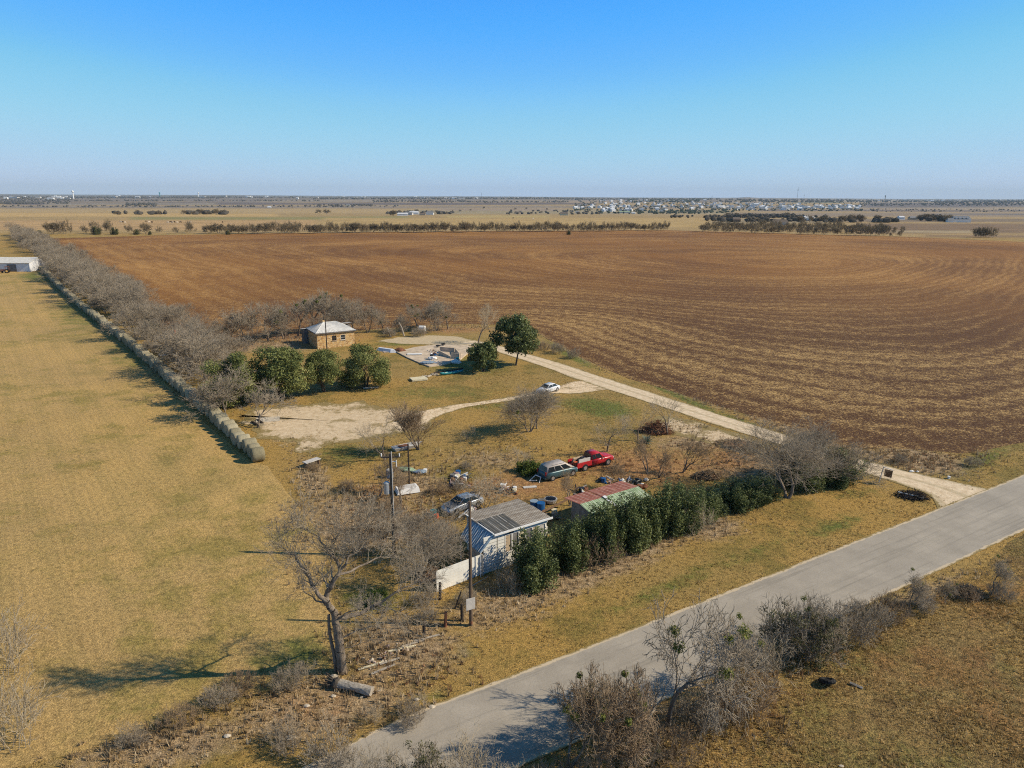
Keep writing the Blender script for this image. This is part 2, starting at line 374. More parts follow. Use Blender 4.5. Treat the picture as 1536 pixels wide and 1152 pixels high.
class MB:
    """boxes, bars, discs and prisms collected into one mesh"""
    def __init__(s): s.bm = bmesh.new()
    def quad(s, *p):
        s.bm.faces.new([s.bm.verts.new(q) for q in p]); return s
    def hexa(s, lo, hi):
        a = [s.bm.verts.new(q) for q in lo]; b = [s.bm.verts.new(q) for q in hi]; n = len(a)
        s.bm.faces.new(a[::-1]); s.bm.faces.new(b)
        for i in range(n): s.bm.faces.new((a[i], a[(i+1) % n], b[(i+1) % n], b[i]))
        return s
    def box(s, c, d, rz=0., bev=0., tilt=None):
        r = bmesh.ops.create_cube(s.bm, size=1.)['verts']
        mt = Matrix.Translation(c) @ Matrix.Rotation(rz, 4, 'Z')
        if tilt: mt = mt @ Matrix.Rotation(tilt[1], 4, tilt[0])
        mt = mt @ Matrix.Diagonal((d[0], d[1], d[2], 1))
        bmesh.ops.transform(s.bm, matrix=mt, verts=r)
        if bev:
            e = list({e for v in r for e in v.link_edges}); bmesh.ops.bevel(s.bm, geom=e, offset=bev, segments=2, affect='EDGES', clamp_overlap=True)
        return s
    def rod(s, a, b, r0, r1=None, n=8):
        a = Vector(a); b = Vector(b); d = b-a
        q = Vector((0, 0, 1)).rotation_difference(d.normalized()).to_matrix().to_4x4()
        bmesh.ops.create_cone(s.bm, cap_ends=True, segments=n, radius1=r0, radius2=r0 if r1 is None else max(r1, 1e-4), depth=d.length, matrix=Matrix.Translation((a+b)/2) @ q)
        return s
    def blob(s, c, d, sub=2, jit=.15, seed=0):
        r = bmesh.ops.create_icosphere(s.bm, subdivisions=sub, radius=1.)['verts']; g = random.Random(seed)
        for v in r: v.co = Vector((c[0]+v.co.x*d[0]*(1+g.uniform(-jit, jit)), c[1]+v.co.y*d[1]*(1+g.uniform(-jit, jit)), c[2]+v.co.z*d[2]*(1+g.uniform(-jit, jit))))
        return s
    def build(s, name, mat, parent=None, smooth=False, **tags):
        bmesh.ops.recalc_face_normals(s.bm, faces=s.bm.faces[:])
        me = bpy.data.meshes.new(name); s.bm.to_mesh(me); s.bm.free(); me.materials.append(M[mat])
        if smooth: me.polygons.foreach_set('use_smooth', np.ones(len(me.polygons), bool))
        return link(name, me, parent, **tags)
def vn(x, y, s=1., seed=0.):
    """cheap smooth value noise -1..1 for vertex work"""
    x = np.asarray(x)*s+seed*13.7; y = np.asarray(y)*s-seed*7.1
    return (np.sin(x*1.3+np.sin(y*1.7)*1.3)+np.sin(y*1.1+np.sin(x*.9+1.7)*1.5)+.5*np.sin(x*2.9+y*2.3+.5)+.5*np.sin(x*3.7-y*3.1))/3.
# ------------------------------------------------------------------ the land
az = np.concatenate([np.linspace(-80, -46, 20, endpoint=False), np.linspace(-46, 46, 420), np.linspace(46.1, 80, 20)])
ry = np.geomspace(22, 30080, 620)-82
AZ, RY = np.meshgrid(np.tan(np.radians(az)), ry); GX = AZ*(RY+90.); GY = RY; GZ = land(GX, GY)
gx, gy, gz = GX.ravel(), GY.ravel(), GZ.ravel()
pxx, pyy = pix(gx, gy, gz)
def blobs(lst):
    a = np.zeros(len(gx))
    for cx, cy, rx, ry_, amt, *rot in lst:
        th = R(rot[0]) if rot else 0.; dx, dy = pxx-cx, pyy-cy
        u = (dx*math.cos(th)+dy*math.sin(th))/rx; v = (-dx*math.sin(th)+dy*math.cos(th))/ry_
        a = np.maximum(a, amt*np.clip(1.25-(u*u+v*v)**.5, 0, 1)*(gy > 5))
    return a
near = (gy < 400)
green = blobs([(640, 590, 150, 16, .5), (600, 515, 60, 5, .75), (900, 612, 75, 18, .9, 8), (700, 548, 90, 20, .7), (860, 535, 60, 8, .8, 28), (1010, 590, 160, 6, .9, 25), (1150, 648, 120, 5, .9, 24),
               (1330, 705, 130, 5, 1., 26), (1250, 790, 60, 14, .75, -18), (990, 885, 170, 16, .6, -24), (1130, 830, 170, 14, .5, -24), (700, 975, 60, 20, .5), (520, 680, 90, 22, .6), (690, 715, 90, 14, .6),
               (1470, 690, 70, 20, .7, -20), (560, 900, 70, 26, .8), (440, 960, 60, 30, .8), (700, 890, 40, 12, .8), (640, 1050, 40, 16, .6), (860, 760, 40, 8, .5), (560, 640, 60, 14, .6),
               (480, 740, 60, 10, .5), (350, 1050, 120, 14, .4, -25), (1500, 900, 60, 14, .6), (1280, 740, 60, 9, .6), (720, 610, 90, 10, .5)])
weedy = blobs([(540, 780, 120, 60, .9), (470, 720, 30, 50, .8, -30), (620, 730, 70, 40, .7), (740, 690, 90, 22, .6), (900, 850, 190, 34, .9, -22), (1060, 790, 70, 26, .9), (760, 900, 140, 50, .8, -15),
               (600, 970, 120, 60, .9), (480, 1060, 190, 60, .9, -12), (250, 1120, 200, 40, .9, -10), (980, 560, 200, 18, .85, 23), (1200, 640, 200, 20, .9, 22), (1380, 690, 100, 24, .95, 10), (1050, 665, 110, 18, .8), (1120, 700, 100, 26, .8),
               (860, 520, 60, 14, .8, 30), (1050, 1090, 160, 60, .8), (1180, 960, 150, 40, .7, -20), (1350, 905, 160, 22, .7, -22), (640, 492, 120, 6, .5), (400, 520, 120, 12, .8), (480, 860, 60, 30, .5)])
litter = blobs([(960, 700, 170, 40, .75), (780, 730, 140, 32, .75), (1090, 690, 80, 30, .7), (640, 800, 60, 50, .6), (330, 515, 90, 14, .7), (440, 505, 160, 12, .75), (680, 495, 90, 8, .7), (1000, 640, 60, 18, .7), (560, 740, 60, 30, .6), (1150, 1000, 60, 40, .5), (460, 1060, 100, 40, .45)])
bare = blobs([(1050, 650, 90, 14, .8, 12), (940, 745, 60, 12, .5), (1200, 735, 60, 6, .5, -10), (960, 830, 60, 12, .5, -18), (450, 650, 90, 40, .45), (670, 1010, 40, 12, .3)])
for k_ in (green, weedy, litter, bare): k_[~near] = 0
far = np.clip((gy-560)/60., 0, 1)
T = np.zeros((len(gx), 3)); T[:] = (.34, .235, .10)
def band(y0, y1, c, x0=-9e9, x1=9e9, soft=1.5, slope=0., wob=1.):
    """repaint a strip of fields seen between two rows"""
    yy = pyy - slope*(pxx-768) + wob*vn(gx, gy, .004, y0)
    f = np.clip((yy-y0)/soft, 0, 1)*np.clip((y1-yy)/soft, 0, 1)*np.clip((pxx-x0)/12, 0, 1)*np.clip((x1-pxx)/12, 0, 1)
    f = (f*far)[:, None]; T[:] = T*(1-f)+np.array(c)*f
band(290, 300, (.15, .125, .10), soft=1)
band(296, 304, (.20, .155, .115)); band(300, 303, (.28, .215, .14), 380, 900, 1)
band(303, 308, (.135, .10, .085), 0, 900); band(304, 307.5, (.25, .20, .14), 60, 330, 1); band(305, 307.5, (.13, .095, .08), 560, 760, 1); band(300, 305, (.30, .22, .14), 845, 960, 1)
band(308, 313, (.25, .19, .125)); band(309.5, 311.5, (.16, .125, .10), 0, 420, 1); band(313, 320, (.39, .27, .115), -500, 700); band(314, 322, (.30, .235, .125), 600, 1100); band(312, 317, (.30, .22, .14), 650, 850, 1.)
band(319, 326, (.46, .31, .125), -500, 420, 2); band(322, 327, (.40, .30, .12), 660, 830, 1.5); band(324, 330, (.24, .21, .08), 190, 620, 2); band(330, 346, (.41, .265, .12), -900, 480, 2); band(326, 342, (.40, .275, .11), 480, 1100, 2)
band(314, 318, (.155, .115, .09), 1130, 1700, 1.5); band(300, 304.5, (.30, .23, .15), 1080, 1350, 1); band(302, 304.5, (.13, .13, .08), 1180, 1270, 1); band(303, 312, (.14, .11, .095), 1290, 1800, 2); band(312, 315, (.30, .225, .15), 1290, 1800, 1)
band(318, 326, (.25, .18, .11), 1090, 1700, 2); band(327, 334, (.20, .145, .09), 1240, 1700, 2); band(334, 352, (.20, .13, .07), 1280, 1900, 3); band(345, 350, (.34, .26, .15), 1330, 1500, 1.5); band(352, 364, (.21, .135, .07), 1380, 1900, 2); band(326, 336, (.29, .22, .12), 1060, 1250, 2)
band(320, 323, (.15, .12, .10), 1395, 1700, 1.)
nx = len(az); ii = np.arange((len(ry)-1)*(nx-1)); r_, c_ = ii//(nx-1), ii % (nx-1); a0 = r_*nx+c_
link('ground', mesh('ground', np.stack([gx, gy, gz], 1), [np.stack([a0, a0+1, a0+nx+1, a0+nx], 1)], 'ground',
     dict(green=green, weedy=weedy, litter=litter, bare=bare, far=far, tint=T), smooth=True), kind='structure')

def jitter(pts, amp, step, seed=0):
    """closed outline resampled every `step` metres and roughened sideways"""
    out = []; n = len(pts)
    for i in range(n):
        a = np.array(pts[i]); b = np.array(pts[(i+1) % n]); L = np.linalg.norm(b-a); k = max(1, int(L/step))
        t = (b-a)/max(L, 1e-6); nn = np.array((-t[1], t[0]))
        for j in range(k):
            p = a+(b-a)*j/k; w = amp if 0 < j else 0
            out.append(p+nn*amp*float(vn(p[0], p[1], .35, seed)))
    return np.array(out)
def star(name, pts, z, mat, rings=14, amp=.4, step=1.5, centre=None, power=1., seed=0, extra=None, ew=3.):
    o = jitter(pts, amp, step, seed); c = np.array(centre) if centre is not None else o.mean(0); n = len(o)
    V = []; lap = []; side = []; edge = []
    for i in range(rings):
        f = 1-i/rings
        if power > 1 and i:                       # inner laps round off the corners
            kk = int(i*n/rings*.12)
            if kk: ker = np.ones(2*kk+1)/(2*kk+1); os = np.stack([np.convolve(np.pad(o[:, a_], kk, mode='wrap'), ker, 'valid') for a_ in (0, 1)], 1)
            else: os = o
        else: os = o
        q = c+(os-c)*f; V.append(np.c_[q, np.full(n, z)]); lap.append(np.full(n, f)); edge.append(np.linalg.norm(o-q, axis=1)/ew)
    V.append(np.array([[c[0], c[1], z]])); lap.append(np.array([0.])); edge.append(np.array([9.]))
    V = np.concatenate(V); V[:, 2] += land(V[:, 0], V[:, 1])
    j = np.arange(n); F = [np.stack([i*n+j, i*n+(j+1) % n, (i+1)*n+(j+1) % n, (i+1)*n+j], 1) for i in range(rings-1)]
    F = np.concatenate(F); T3 = np.stack([(rings-1)*n+j, (rings-1)*n+(j+1) % n, np.full(n, rings*n)], 1)
    at = dict(lap=np.concatenate(lap), edge=np.clip(np.concatenate(edge), 0, 1), side=np.zeros(len(V)))
    if extra: at.update(extra(V))
    return link(name, mesh(name, V, [F, T3], mat, at), kind='structure')
def pp(l): return [P(*q) for q in l]
fieldpx = [(66, 358), (240, 353), (420, 350), (700, 347), (990, 345), (1060, 347), (1200, 351), (1355, 355), (1536, 363), (1700, 372), (1800, 560), (1640, 640), (1536, 664), (1440, 681), (1380, 676), (1300, 672), (1240, 664),
           (1180, 640), (1130, 625), (1060, 603), (1000, 585), (940, 567), (880, 541), (835, 515), (800, 496), (745, 487), (690, 486), (640, 488), (560, 494), (470, 499), (400, 506), (330, 516), (285, 524), (262, 515), (215, 478), (150, 420), (100, 380)]
star('ploughed_field', pp(fieldpx), .02, 'plough', 40, .5, 2.5, P(1200, 395), 2., 1,
     lambda V: dict(near=np.clip(1.15-np.hypot(V[:, 0]-60, V[:, 1]-110)/190., 0, 1)))
mead = pp([(60, 404), (112, 445), (170, 494), (250, 575), (310, 636), (372, 690), (402, 700), (440, 745), (478, 800), (498, 860), (505, 940), (498, 1003), (420, 1030), (330, 1052), (230, 1090), (120, 1128), (20, 1152), (-300, 1400), (-900, 1200), (-1400, 600), (-700, 398), (-150, 396), (0, 405)])
def mgreen(V):
    d = np.zeros(len(V)); X, Y = pix(V[:, 0], V[:, 1], 0*V[:, 0])
    for cx, cy, rx, ry_, amt in ((430, 985, 110, 40, .8), (70, 415, 60, 10, .9), (120, 470, 70, 40, .6), (190, 530, 60, 40, .5), (240, 590, 50, 30, .35), (330, 690, 60, 40, .3), (100, 950, 60, 14, .3), (230, 1060, 90, 16, .4), (60, 1085, 90, 20, .4), (430, 800, 50, 50, .35), (10, 360, 40, 10, .6)):
        d = np.maximum(d, amt*np.clip(1.3-np.hypot((X-cx)/rx, (Y-cy)/ry_), 0, 1))
    return dict(green=d)
star('hay_meadow', mead, .02, 'meadow', 60, .35, 2., P(-120, 555), 1., 2, mgreen)
star('rough_pasture', pp([(1536+400, 700), (1536, 800), (1480, 845), (1420, 878), (1330, 925), (1250, 965), (1180, 1020), (1100, 1075), (1010, 1110), (900, 1152), (700, 1300), (1400, 2200), (2600, 1500)]), .02, 'rough', 40, .5, 1.5, P(1450, 1060), 1., 3)

def ribbon(name, pts, width, z, mat, lanes=12, step=.8, wob=.12, seed=0, edgew=1.):
    """a lane swept along a smoothed centre line; width number or list"""
    p = np.array(pts, float); n = len(p); d = np.r_[0, np.cumsum(np.linalg.norm(np.diff(p, axis=0), axis=1))]
    s = np.linspace(0, d[-1], max(4, int(d[-1]/step)))
    def sm(v):
        q = np.interp(s, d, v); k = max(1, int(3/step)); kern = np.ones(2*k+1)/(2*k+1); qq = np.pad(q, k, mode='reflect', reflect_type='odd'); return np.convolve(qq, kern, 'valid')
    X, Y = sm(p[:, 0]), sm(p[:, 1]); W = sm(np.broadcast_to(np.asarray(width, float), (n,)))
    tx, ty = np.gradient(X), np.gradient(Y); L = np.hypot(tx, ty); nx_, ny_ = -ty/L, tx/L
    us = np.linspace(-1, 1, lanes+1); V = []; side = []; al = []; ed = []
    for u in us:
        w = W/2*u*(1+wob*vn(X, Y, .3, seed+u)*abs(u)); V.append(np.c_[X+nx_*w, Y+ny_*w, np.full(len(s), z)])
        side.append(np.full(len(s), u)); al.append(s); ed.append(np.clip((1-abs(u))*W/2/edgew, 0, 1))
    m_ = len(s); F = []
    for a in range(lanes):
        j = np.arange(m_-1); F.append(np.stack([a*m_+j, a*m_+j+1, (a+1)*m_+j+1, (a+1)*m_+j], 1))
    return link(name, mesh(name, np.concatenate(V), [np.concatenate(F)], mat, dict(side=np.concatenate(side), along=np.concatenate(al), edge=np.concatenate(ed))), kind='structure')
# road between its two measured edges
fe = [P(*q) for q in ((1536, 715), (1404, 768), (1064, 903), (780, 1015), (600, 1082), (470, 1152))]
ne = [P(*q) for q in ((1536, 793), (1400, 855), (1250, 915), (1120, 978), (940, 1060))]
rd = np.array([.842, .539])
cl = [np.array(fe[0])+np.array((2.1, -3.3))*1.03]; mids = []
for q in fe: mids.append(np.array(q)+np.array((.53, -.85))*3.2)
mids[1] = np.array(fe[1])+np.array((.53, -.85))*3.2
road_pts = [tuple(mids[0]+rd*160+np.array((0, 6.))), tuple(mids[0]+rd*70+np.array((0, 1.5)))]+[tuple(q) for q in mids]+[tuple(mids[-1]-np.array([.80, .60])*60)]
ribbon('road', road_pts, 7.1, .045, 'road', 24, .8, .015)
drv = [(1500, 768), (1452, 745), (1410, 730), (1340, 712), (1270, 692), (1185, 663), (1100, 637), (1010, 608), (930, 582), (870, 562), (820, 545), (780, 533), (740, 521), (700, 513)]
ribbon('gravel_drive', pp(drv), [15., 8.8, 5.6, 4.6, 4., 4.2, 4.4, 4.6, 4.8, 5., 4.6, 4.2, 4.2, 5.], .034, 'gravel', 10, .7, .12, 3, 1.3)
ribbon('gravel_spur', pp([(905, 575), (858, 583), (812, 588), (770, 598), (735, 603), (690, 609), (645, 620), (600, 640)]), [8., 7., 2.2, 1.9, 2., 2.2, 4., 5.], .03, 'lot', 8, .7, .3, 5, 1.6)
star('gravel_lot', pp([(350, 622), (400, 612), (470, 603), (540, 603), (600, 612), (650, 622), (640, 640), (560, 655), (500, 668), (455, 676), (415, 668), (385, 650)]), .026, 'lot', 24, 2.6, .8, None, 1., 6, None, 8.)
star('gravel_apron', pp([(560, 512), (600, 505), (650, 503), (690, 505), (720, 513), (700, 520), (640, 517), (600, 516)]), .027, 'gravel', 10, .6, 1., None, 1., 7)
star('dirt_bank', pp([(985, 625), (1040, 632), (1110, 650), (1150, 668), (1090, 672), (1040, 660), (1000, 650), (960, 640)]), .024, 'lot', 12, .8, 1., None, 1., 8, None, 12.)
0 and star('driveway_mouth', pp([(1395, 758), (1410, 735), (1438, 733), (1478, 742), (1440, 752), (1410, 766)]), .040, 'gravel', 8, .3, .8, None, 1., 9)
# ------------------------------------------------------------------ trees
def tubes(S, k):
    """S (n,8): p0 p1 r0 r1 -> vertices and quads of open tubes with k sides"""
    p0, p1, r0, r1 = S[:, :3], S[:, 3:6], S[:, 6], S[:, 7]; d = p1-p0; d /= np.maximum(np.linalg.norm(d, axis=1, keepdims=True), 1e-6)
    a = np.where(np.abs(d[:, 2:3]) < .9, np.array([[0, 0, 1.]]), np.array([[1., 0, 0]])); u = np.cross(d, a); u /= np.linalg.norm(u, axis=1, keepdims=True); v = np.cross(d, u)
    th = np.arange(k)/k*2*np.pi; ring = u[:, None]*np.cos(th)[None, :, None]+v[:, None]*np.sin(th)[None, :, None]
    V = np.concatenate([p0[:, None]+ring*r0[:, None, None], p1[:, None]+ring*r1[:, None, None]], 1).reshape(-1, 3)
    n = len(S); b = (np.arange(n)*2*k)[:, None]; j = np.arange(k)[None]
    return V, np.stack([b+j, b+(j+1) % k, b+k+(j+1) % k, b+k+j], 2).reshape(-1, 4)
def tubemesh(name, S, mat, thick=.05):
    S = np.asarray(S, float); big = S[:, 6] > thick; Vs = []; Fs = []; o = 0
    for sel, k in ((big, 7), (~big, 3)):
        if sel.any():
            V, F = tubes(S[sel], k); Vs.append(V); Fs.append(F+o); o += len(V)
    return mesh(name, np.concatenate(Vs), [np.concatenate(Fs)], mat, smooth=True)
def unit(v): return v/max(np.linalg.norm(v), 1e-9)
def grow(g, start, d, L, r, kids, lvl, out, trop=.08, wander=.16, ang=(25, 55), ratio=(.55, .8), tips=None, thin=.011):
    """one limb and everything that grows from it; out collects (level, segment)"""
    n = 4 if lvl < 2 else 3; p = np.array(start, float); pts = [p.copy()]; ds = [d]
    rend = max(r*(.55 if kids else .3), thin*.6)
    for i in range(n):
        d = unit(d+g.normal(0, wander, 3)+np.array((0, 0, trop)))
        q = p+d*L/n; a = r+(rend-r)*i/n; b = r+(rend-r)*(i+1)/n
        out.append((lvl, (*p, *q, a, b))); p = q; pts.append(p.copy()); ds.append(d)
    if tips is not None and lvl >= 2: tips.append(p.copy())
    if not kids: return
    c = kids[0]; c = c if isinstance(c, int) else g.integers(c[0], c[1]+1)
    for i in range(c):
        t = 1. if i < 2 else g.uniform(.3, .95); f = t*n; k = min(int(f), n-1); base = pts[k]+(pts[k+1]-pts[k])*(f-k); dd = ds[min(k+1, n)]
        th = R(g.uniform(*ang))*(.75 if i < 2 else 1.); ax = unit(np.cross(dd, g.normal(0, 1, 3)))
        nd = unit(dd*math.cos(th)+np.cross(ax, dd)*math.sin(th))
        if nd[2] < -.15 and lvl < 2: nd[2] *= -.3; nd = unit(nd)
        rr = (r+(rend-r)*t)*(.72 if i < 2 else .55)
        grow(g, base, nd, L*g.uniform(*ratio), max(rr, thin), kids[1:], lvl+1, out, trop, wander, ang, ratio, tips, thin)
def leafcloud(g, C, Rr, n, size, flat=.0, shell=.6, up=.35, narrow=.55):
    """n leaf clusters (small bent quads) through clumps centred C with radii Rr"""
    C = np.asarray(C, float); Rr = np.asarray(Rr, float); w = (Rr[:, 0]*Rr[:, 1]+Rr[:, 0]*Rr[:, 2]); i = g.choice(len(C), n, p=w/w.sum())
    d = g.normal(0, 1, (n, 3)); d /= np.linalg.norm(d, axis=1, keepdims=True)
    rad = shell+(1.1-shell)*g.random(n)**.7; rad = np.where(g.random(n) < .12, rad*1.15, rad)
    p = C[i]+d*Rr[i]*rad[:, None]
    nrm = d*.8+g.normal(0, .6, (n, 3))+np.array((0, 0, up)); nrm /= np.linalg.norm(nrm, axis=1, keepdims=True)
    a = g.normal(0, 1, (n, 3)); u = np.cross(nrm, a); u /= np.linalg.norm(u, axis=1, keepdims=True); v = np.cross(nrm, u)
    s = size*(.55+.9*g.random(n))[:, None]
    V = np.stack([p-u*s*.5, p+v*s*narrow*.6+nrm*s*.08, p+u*s*.55, p-v*s*narrow*.6+nrm*s*.08], 1).reshape(-1, 3)
    F = np.arange(4*n).reshape(n, 4); clump = g.random(len(C))[i]
    return V, F, np.repeat(np.clip(clump*.5+g.random(n)*.5, 0, 1), 4)
def leafmesh(name, g, C, Rr, n, size, mat, **k):
    V, F, r = leafcloud(g, C, Rr, n, size, **k); return mesh(name, V, [F], mat, dict(rnd=r))
USED = set()
def baretree(h, w, seed, kids=(4, 4, 4, 4, 3), stems=1, trunk=.28, bark='bark', twig='twig', r0=None, ang=(25, 55), trop=.08, name='bare_tree', mist=0, lean=0., thin=.011, wander=.16, ratio=(.55, .8), openness=.5):
    """a leafless tree h tall, w wide: trunk (bole and main limbs) and crown (branches and twigs)"""
    g = np.random.default_rng(seed); out = []; tips = []; r0 = r0 or h*.022
    for s in range(stems):
        a = g.uniform(0, 6.28)+s*6.28/stems; tilt = lean if stems == 1 else openness*g.uniform(.6, 1.2)
        d = unit(np.array((math.cos(a)*tilt, math.sin(a)*tilt, 1.)))
        grow(g, (math.cos(a)*.12*(stems > 1), math.sin(a)*.12*(stems > 1), -.15), d, h*trunk, r0/(stems**.35), list(kids), 0, out, trop, wander, ang, ratio, tips, thin)
    lv = np.array([o[0] for o in out]); S = np.array([o[1] for o in out])
    zt = S[:, 5].max(); rad = np.percentile(np.hypot(S[:, 3], S[:, 4]), 86)*2
    cut = 1.
    sc = np.array((w/rad, w/rad, h/zt))
    if stems == 1:      # keep the bole straight, spread only the crown
        pass
    S[:, :3] *= sc; S[:, 3:6] *= sc; tips = np.array(tips)*sc
    root = thing(name, 'leafless tree', 'tree')
    link('trunk', tubemesh('trunk', S[lv <= 1], bark), root)
    link('crown', tubemesh('crown', S[lv > 1], twig), root)
    if mist:
        hi = tips[(tips[:, 2] > h*.45)]; c = hi[g.choice(len(hi), mist)]; rr = g.uniform(.22, .42, (mist, 1))*np.ones((1, 3))*h/8
        for q_, r_ in zip(c, rr): link('mistletoe', leafmesh('mistletoe', g, [q_], [r_], 130, .15*h/8, 'mist', shell=.1), root)
    return root
def oak(h, w, seed, n=9000, base=.3, size=.30, mat='oak', stems=3, name='live_oak', low=.12, twigs=True):
    g = np.random.default_rng(seed); root = thing(name, 'evergreen oak', 'tree'); out = []
    for s in range(stems):
        a = s*6.28/stems+g.uniform(-.4, .4)
        grow(g, (math.cos(a)*.12, math.sin(a)*.12, -.1), unit(np.array((math.cos(a)*.45, math.sin(a)*.45, 1.))), h*.42, h*.022, [3, 3, 2], 0, out, .05, .2, (25, 55), (.55, .75))
    S = np.array([o[1] for o in out]); lv = np.array([o[0] for o in out]); q = np.array((w/2/np.hypot(S[:, 3], S[:, 4]).max()*.9,)*2+(h*.9/S[:, 5].max(),)); S[:, :3] *= q; S[:, 3:6] *= q
    link('trunk', tubemesh('trunk', S, 'barkdark'), root)
    C = []; Rr = []; nb = 46
    for i in range(nb):
        t = g.random()**.8; ph = g.uniform(0, 6.28); zz = base+(1-base)*g.random()
        prof = math.sqrt(max(.05, 1-((zz-base-(1-base)*.38)/((1-base)*.64))**2))
        r = (.35+.62*t)*prof*w/2*.84*(1+.14*math.sin(3*ph+seed)); C.append((math.cos(ph)*r, math.sin(ph)*r, zz*h*.9)); k = g.uniform(.085, .17)*w; Rr.append((k, k, k*.72))
    link('crown', leafmesh('crown', g, C, Rr, n, size, mat, shell=.35), root)
    return root
def evershrub(h, w, seed, n=6500, mat='hedge', size=.20, name='evergreen_shrub', cat='shrub'):
    """upright evergreen bush leafy to the ground, made of rising plumes"""
    g = np.random.default_rng(seed); root = thing(name, 'evergreen', cat); C = []; Rr = []; S = []
    for i in range(26):
        ph = g.uniform(0, 6.28); r = g.random()**.6*w*.47; top = h*(1-.45*(r/(w*.5))**2)*g.uniform(.68, 1.05); x, y = math.cos(ph)*r, math.sin(ph)*r
        S.append((x*.2, y*.2, -.1, x*.8, y*.8, top*.8, .035, .012)); k = g.uniform(.10, .17)*w
        for t in (.16, .42, .68, .88): C.append((x*(.75+.3*t), y*(.75+.3*t), top*t+.05)); Rr.append((k*(1.15-.6*t), k*(1.15-.6*t), top*.17))
    link('stems', tubemesh('stems', S, 'barkdark', .5), root)
    link('foliage', leafmesh('foliage', g, C, Rr, n, size, mat, shell=.5, up=.1), root)
    return root
def thicket(h, w, seed, stems=26, kids=(3, 3, 2), twig='twig', leaf=None, nleaf=0, name='bare_shrub', cat='shrub', thin=.012, l=1.3):
    g = np.random.default_rng(seed); out = []; tips = []
    for s in range(stems):
        a = g.uniform(0, 6.28); rr = g.random()**.5*w*.28; t = g.uniform(.1, .75)
        grow(g, (math.cos(a)*rr, math.sin(a)*rr*l, -.05), unit(np.array((math.cos(a)*t, math.sin(a)*t, 1.))), h*.42*g.uniform(.6, 1.1), .022, list(kids), 0, out, .05, .2, (20, 50), (.55, .8), tips, thin)
    S = np.array([o[1] for o in out]); lv = np.array([o[0] for o in out]); q = np.array((w/2/np.percentile(np.hypot(S[:, 3], S[:, 4]), 96),)*2+(h/np.percentile(S[:, 5], 99.5),)); S[:, :3] *= q; S[:, 3:6] *= q; tips = np.array(tips)*q
    root = thing(name, 'shrub', cat)
    link('branches', tubemesh('branches', S, twig), root)
    if leaf:
        k = min(len(tips), 50); c = tips[g.choice(len(tips), k, replace=False)]; link('foliage', leafmesh('foliage', g, c, np.full((k, 3), .3*h/3), nleaf, .10, leaf, shell=.1), root)
    return root
def rz(): return RND.uniform(0, 6.283)
def tree_at(proto, base, h, label, group=None, s0=None, cat=None, rot=None, wide=1., W=None, w0=None):
    """stand a prototype (built at height s0) at a pixel of the ground"""
    x, y, z = (*P(*base), 0.) if len(base) == 2 else base
    s = h/s0
    if W: wide = W/(w0*s)
    return place(proto, USED, (x, y, z-.02), rz() if rot is None else rot, (s*wide, s*wide, s), label, group, cat)
# --- the long row of round bales
bl0 = np.array(P(389, 691)); bl1 = np.array(P(60, 404.5)); bl = bl1-bl0; BL = np.linalg.norm(bl); bt = bl/BL; bn = np.array((bt[1], -bt[0]))   # bn points to the yard side
nb = int(BL/1.84); g = np.random.default_rng(5)
def bale_mesh():
    n = 28; V = []; 
    prof = [(-.74, .0), (-.76, .55), (-.735, .80), (-.66, .885), (-.3, .90), (.3, .90), (.62, .87), (.72, .79), (.75, .55), (.74, .0)]
    for i, (x, r) in enumerate(prof):
        for j in range(n):
            a = j/n*2*math.pi; rr = r*(1+.012*math.sin(5*a+i)+.01*g.normal()); zz = rr*math.sin(a)*(.97 if math.sin(a) < 0 else 1.)
            V.append((x+.015*g.normal()*(r < .8), rr*math.cos(a)*1.03, zz+.86))
    j = np.arange(n); F = [np.stack([i*n+j, i*n+(j+1) % n, (i+1)*n+(j+1) % n, (i+1)*n+j], 1) for i in range(len(prof)-1)]
    return mesh('round_hay_bale', V, [np.concatenate(F)], 'bale', smooth=True)
bm_ = [bale_mesh() for _ in range(4)]; brot = math.atan2(bn[1], bn[0])
for i in range(nb):
    q = bl0+bt*(i*1.84+RND.uniform(-.04, .04))+bn*(RND.uniform(-.20, .20)+.5*math.sin(i*.05)*(i > 4))
    lab = ['round hay bale at the near end of the long row, its whole side in view'] + ['round hay bale second from the near end of the long row']
    o = link('round_hay_bale', bm_[i % 4], None, (q[0], q[1], 0), 0, label=lab[i] if i < 2 else 'round hay bale pressed between its neighbours in the long row along the meadow edge', category='hay bale', group='round hay bales in the long row')
    o.rotation_euler = (RND.uniform(-.04, .04), 0, brot+RND.uniform(-.12, .12)); s = RND.uniform(.93, 1.05); o.scale = (s*RND.uniform(.95, 1.06), s, s)
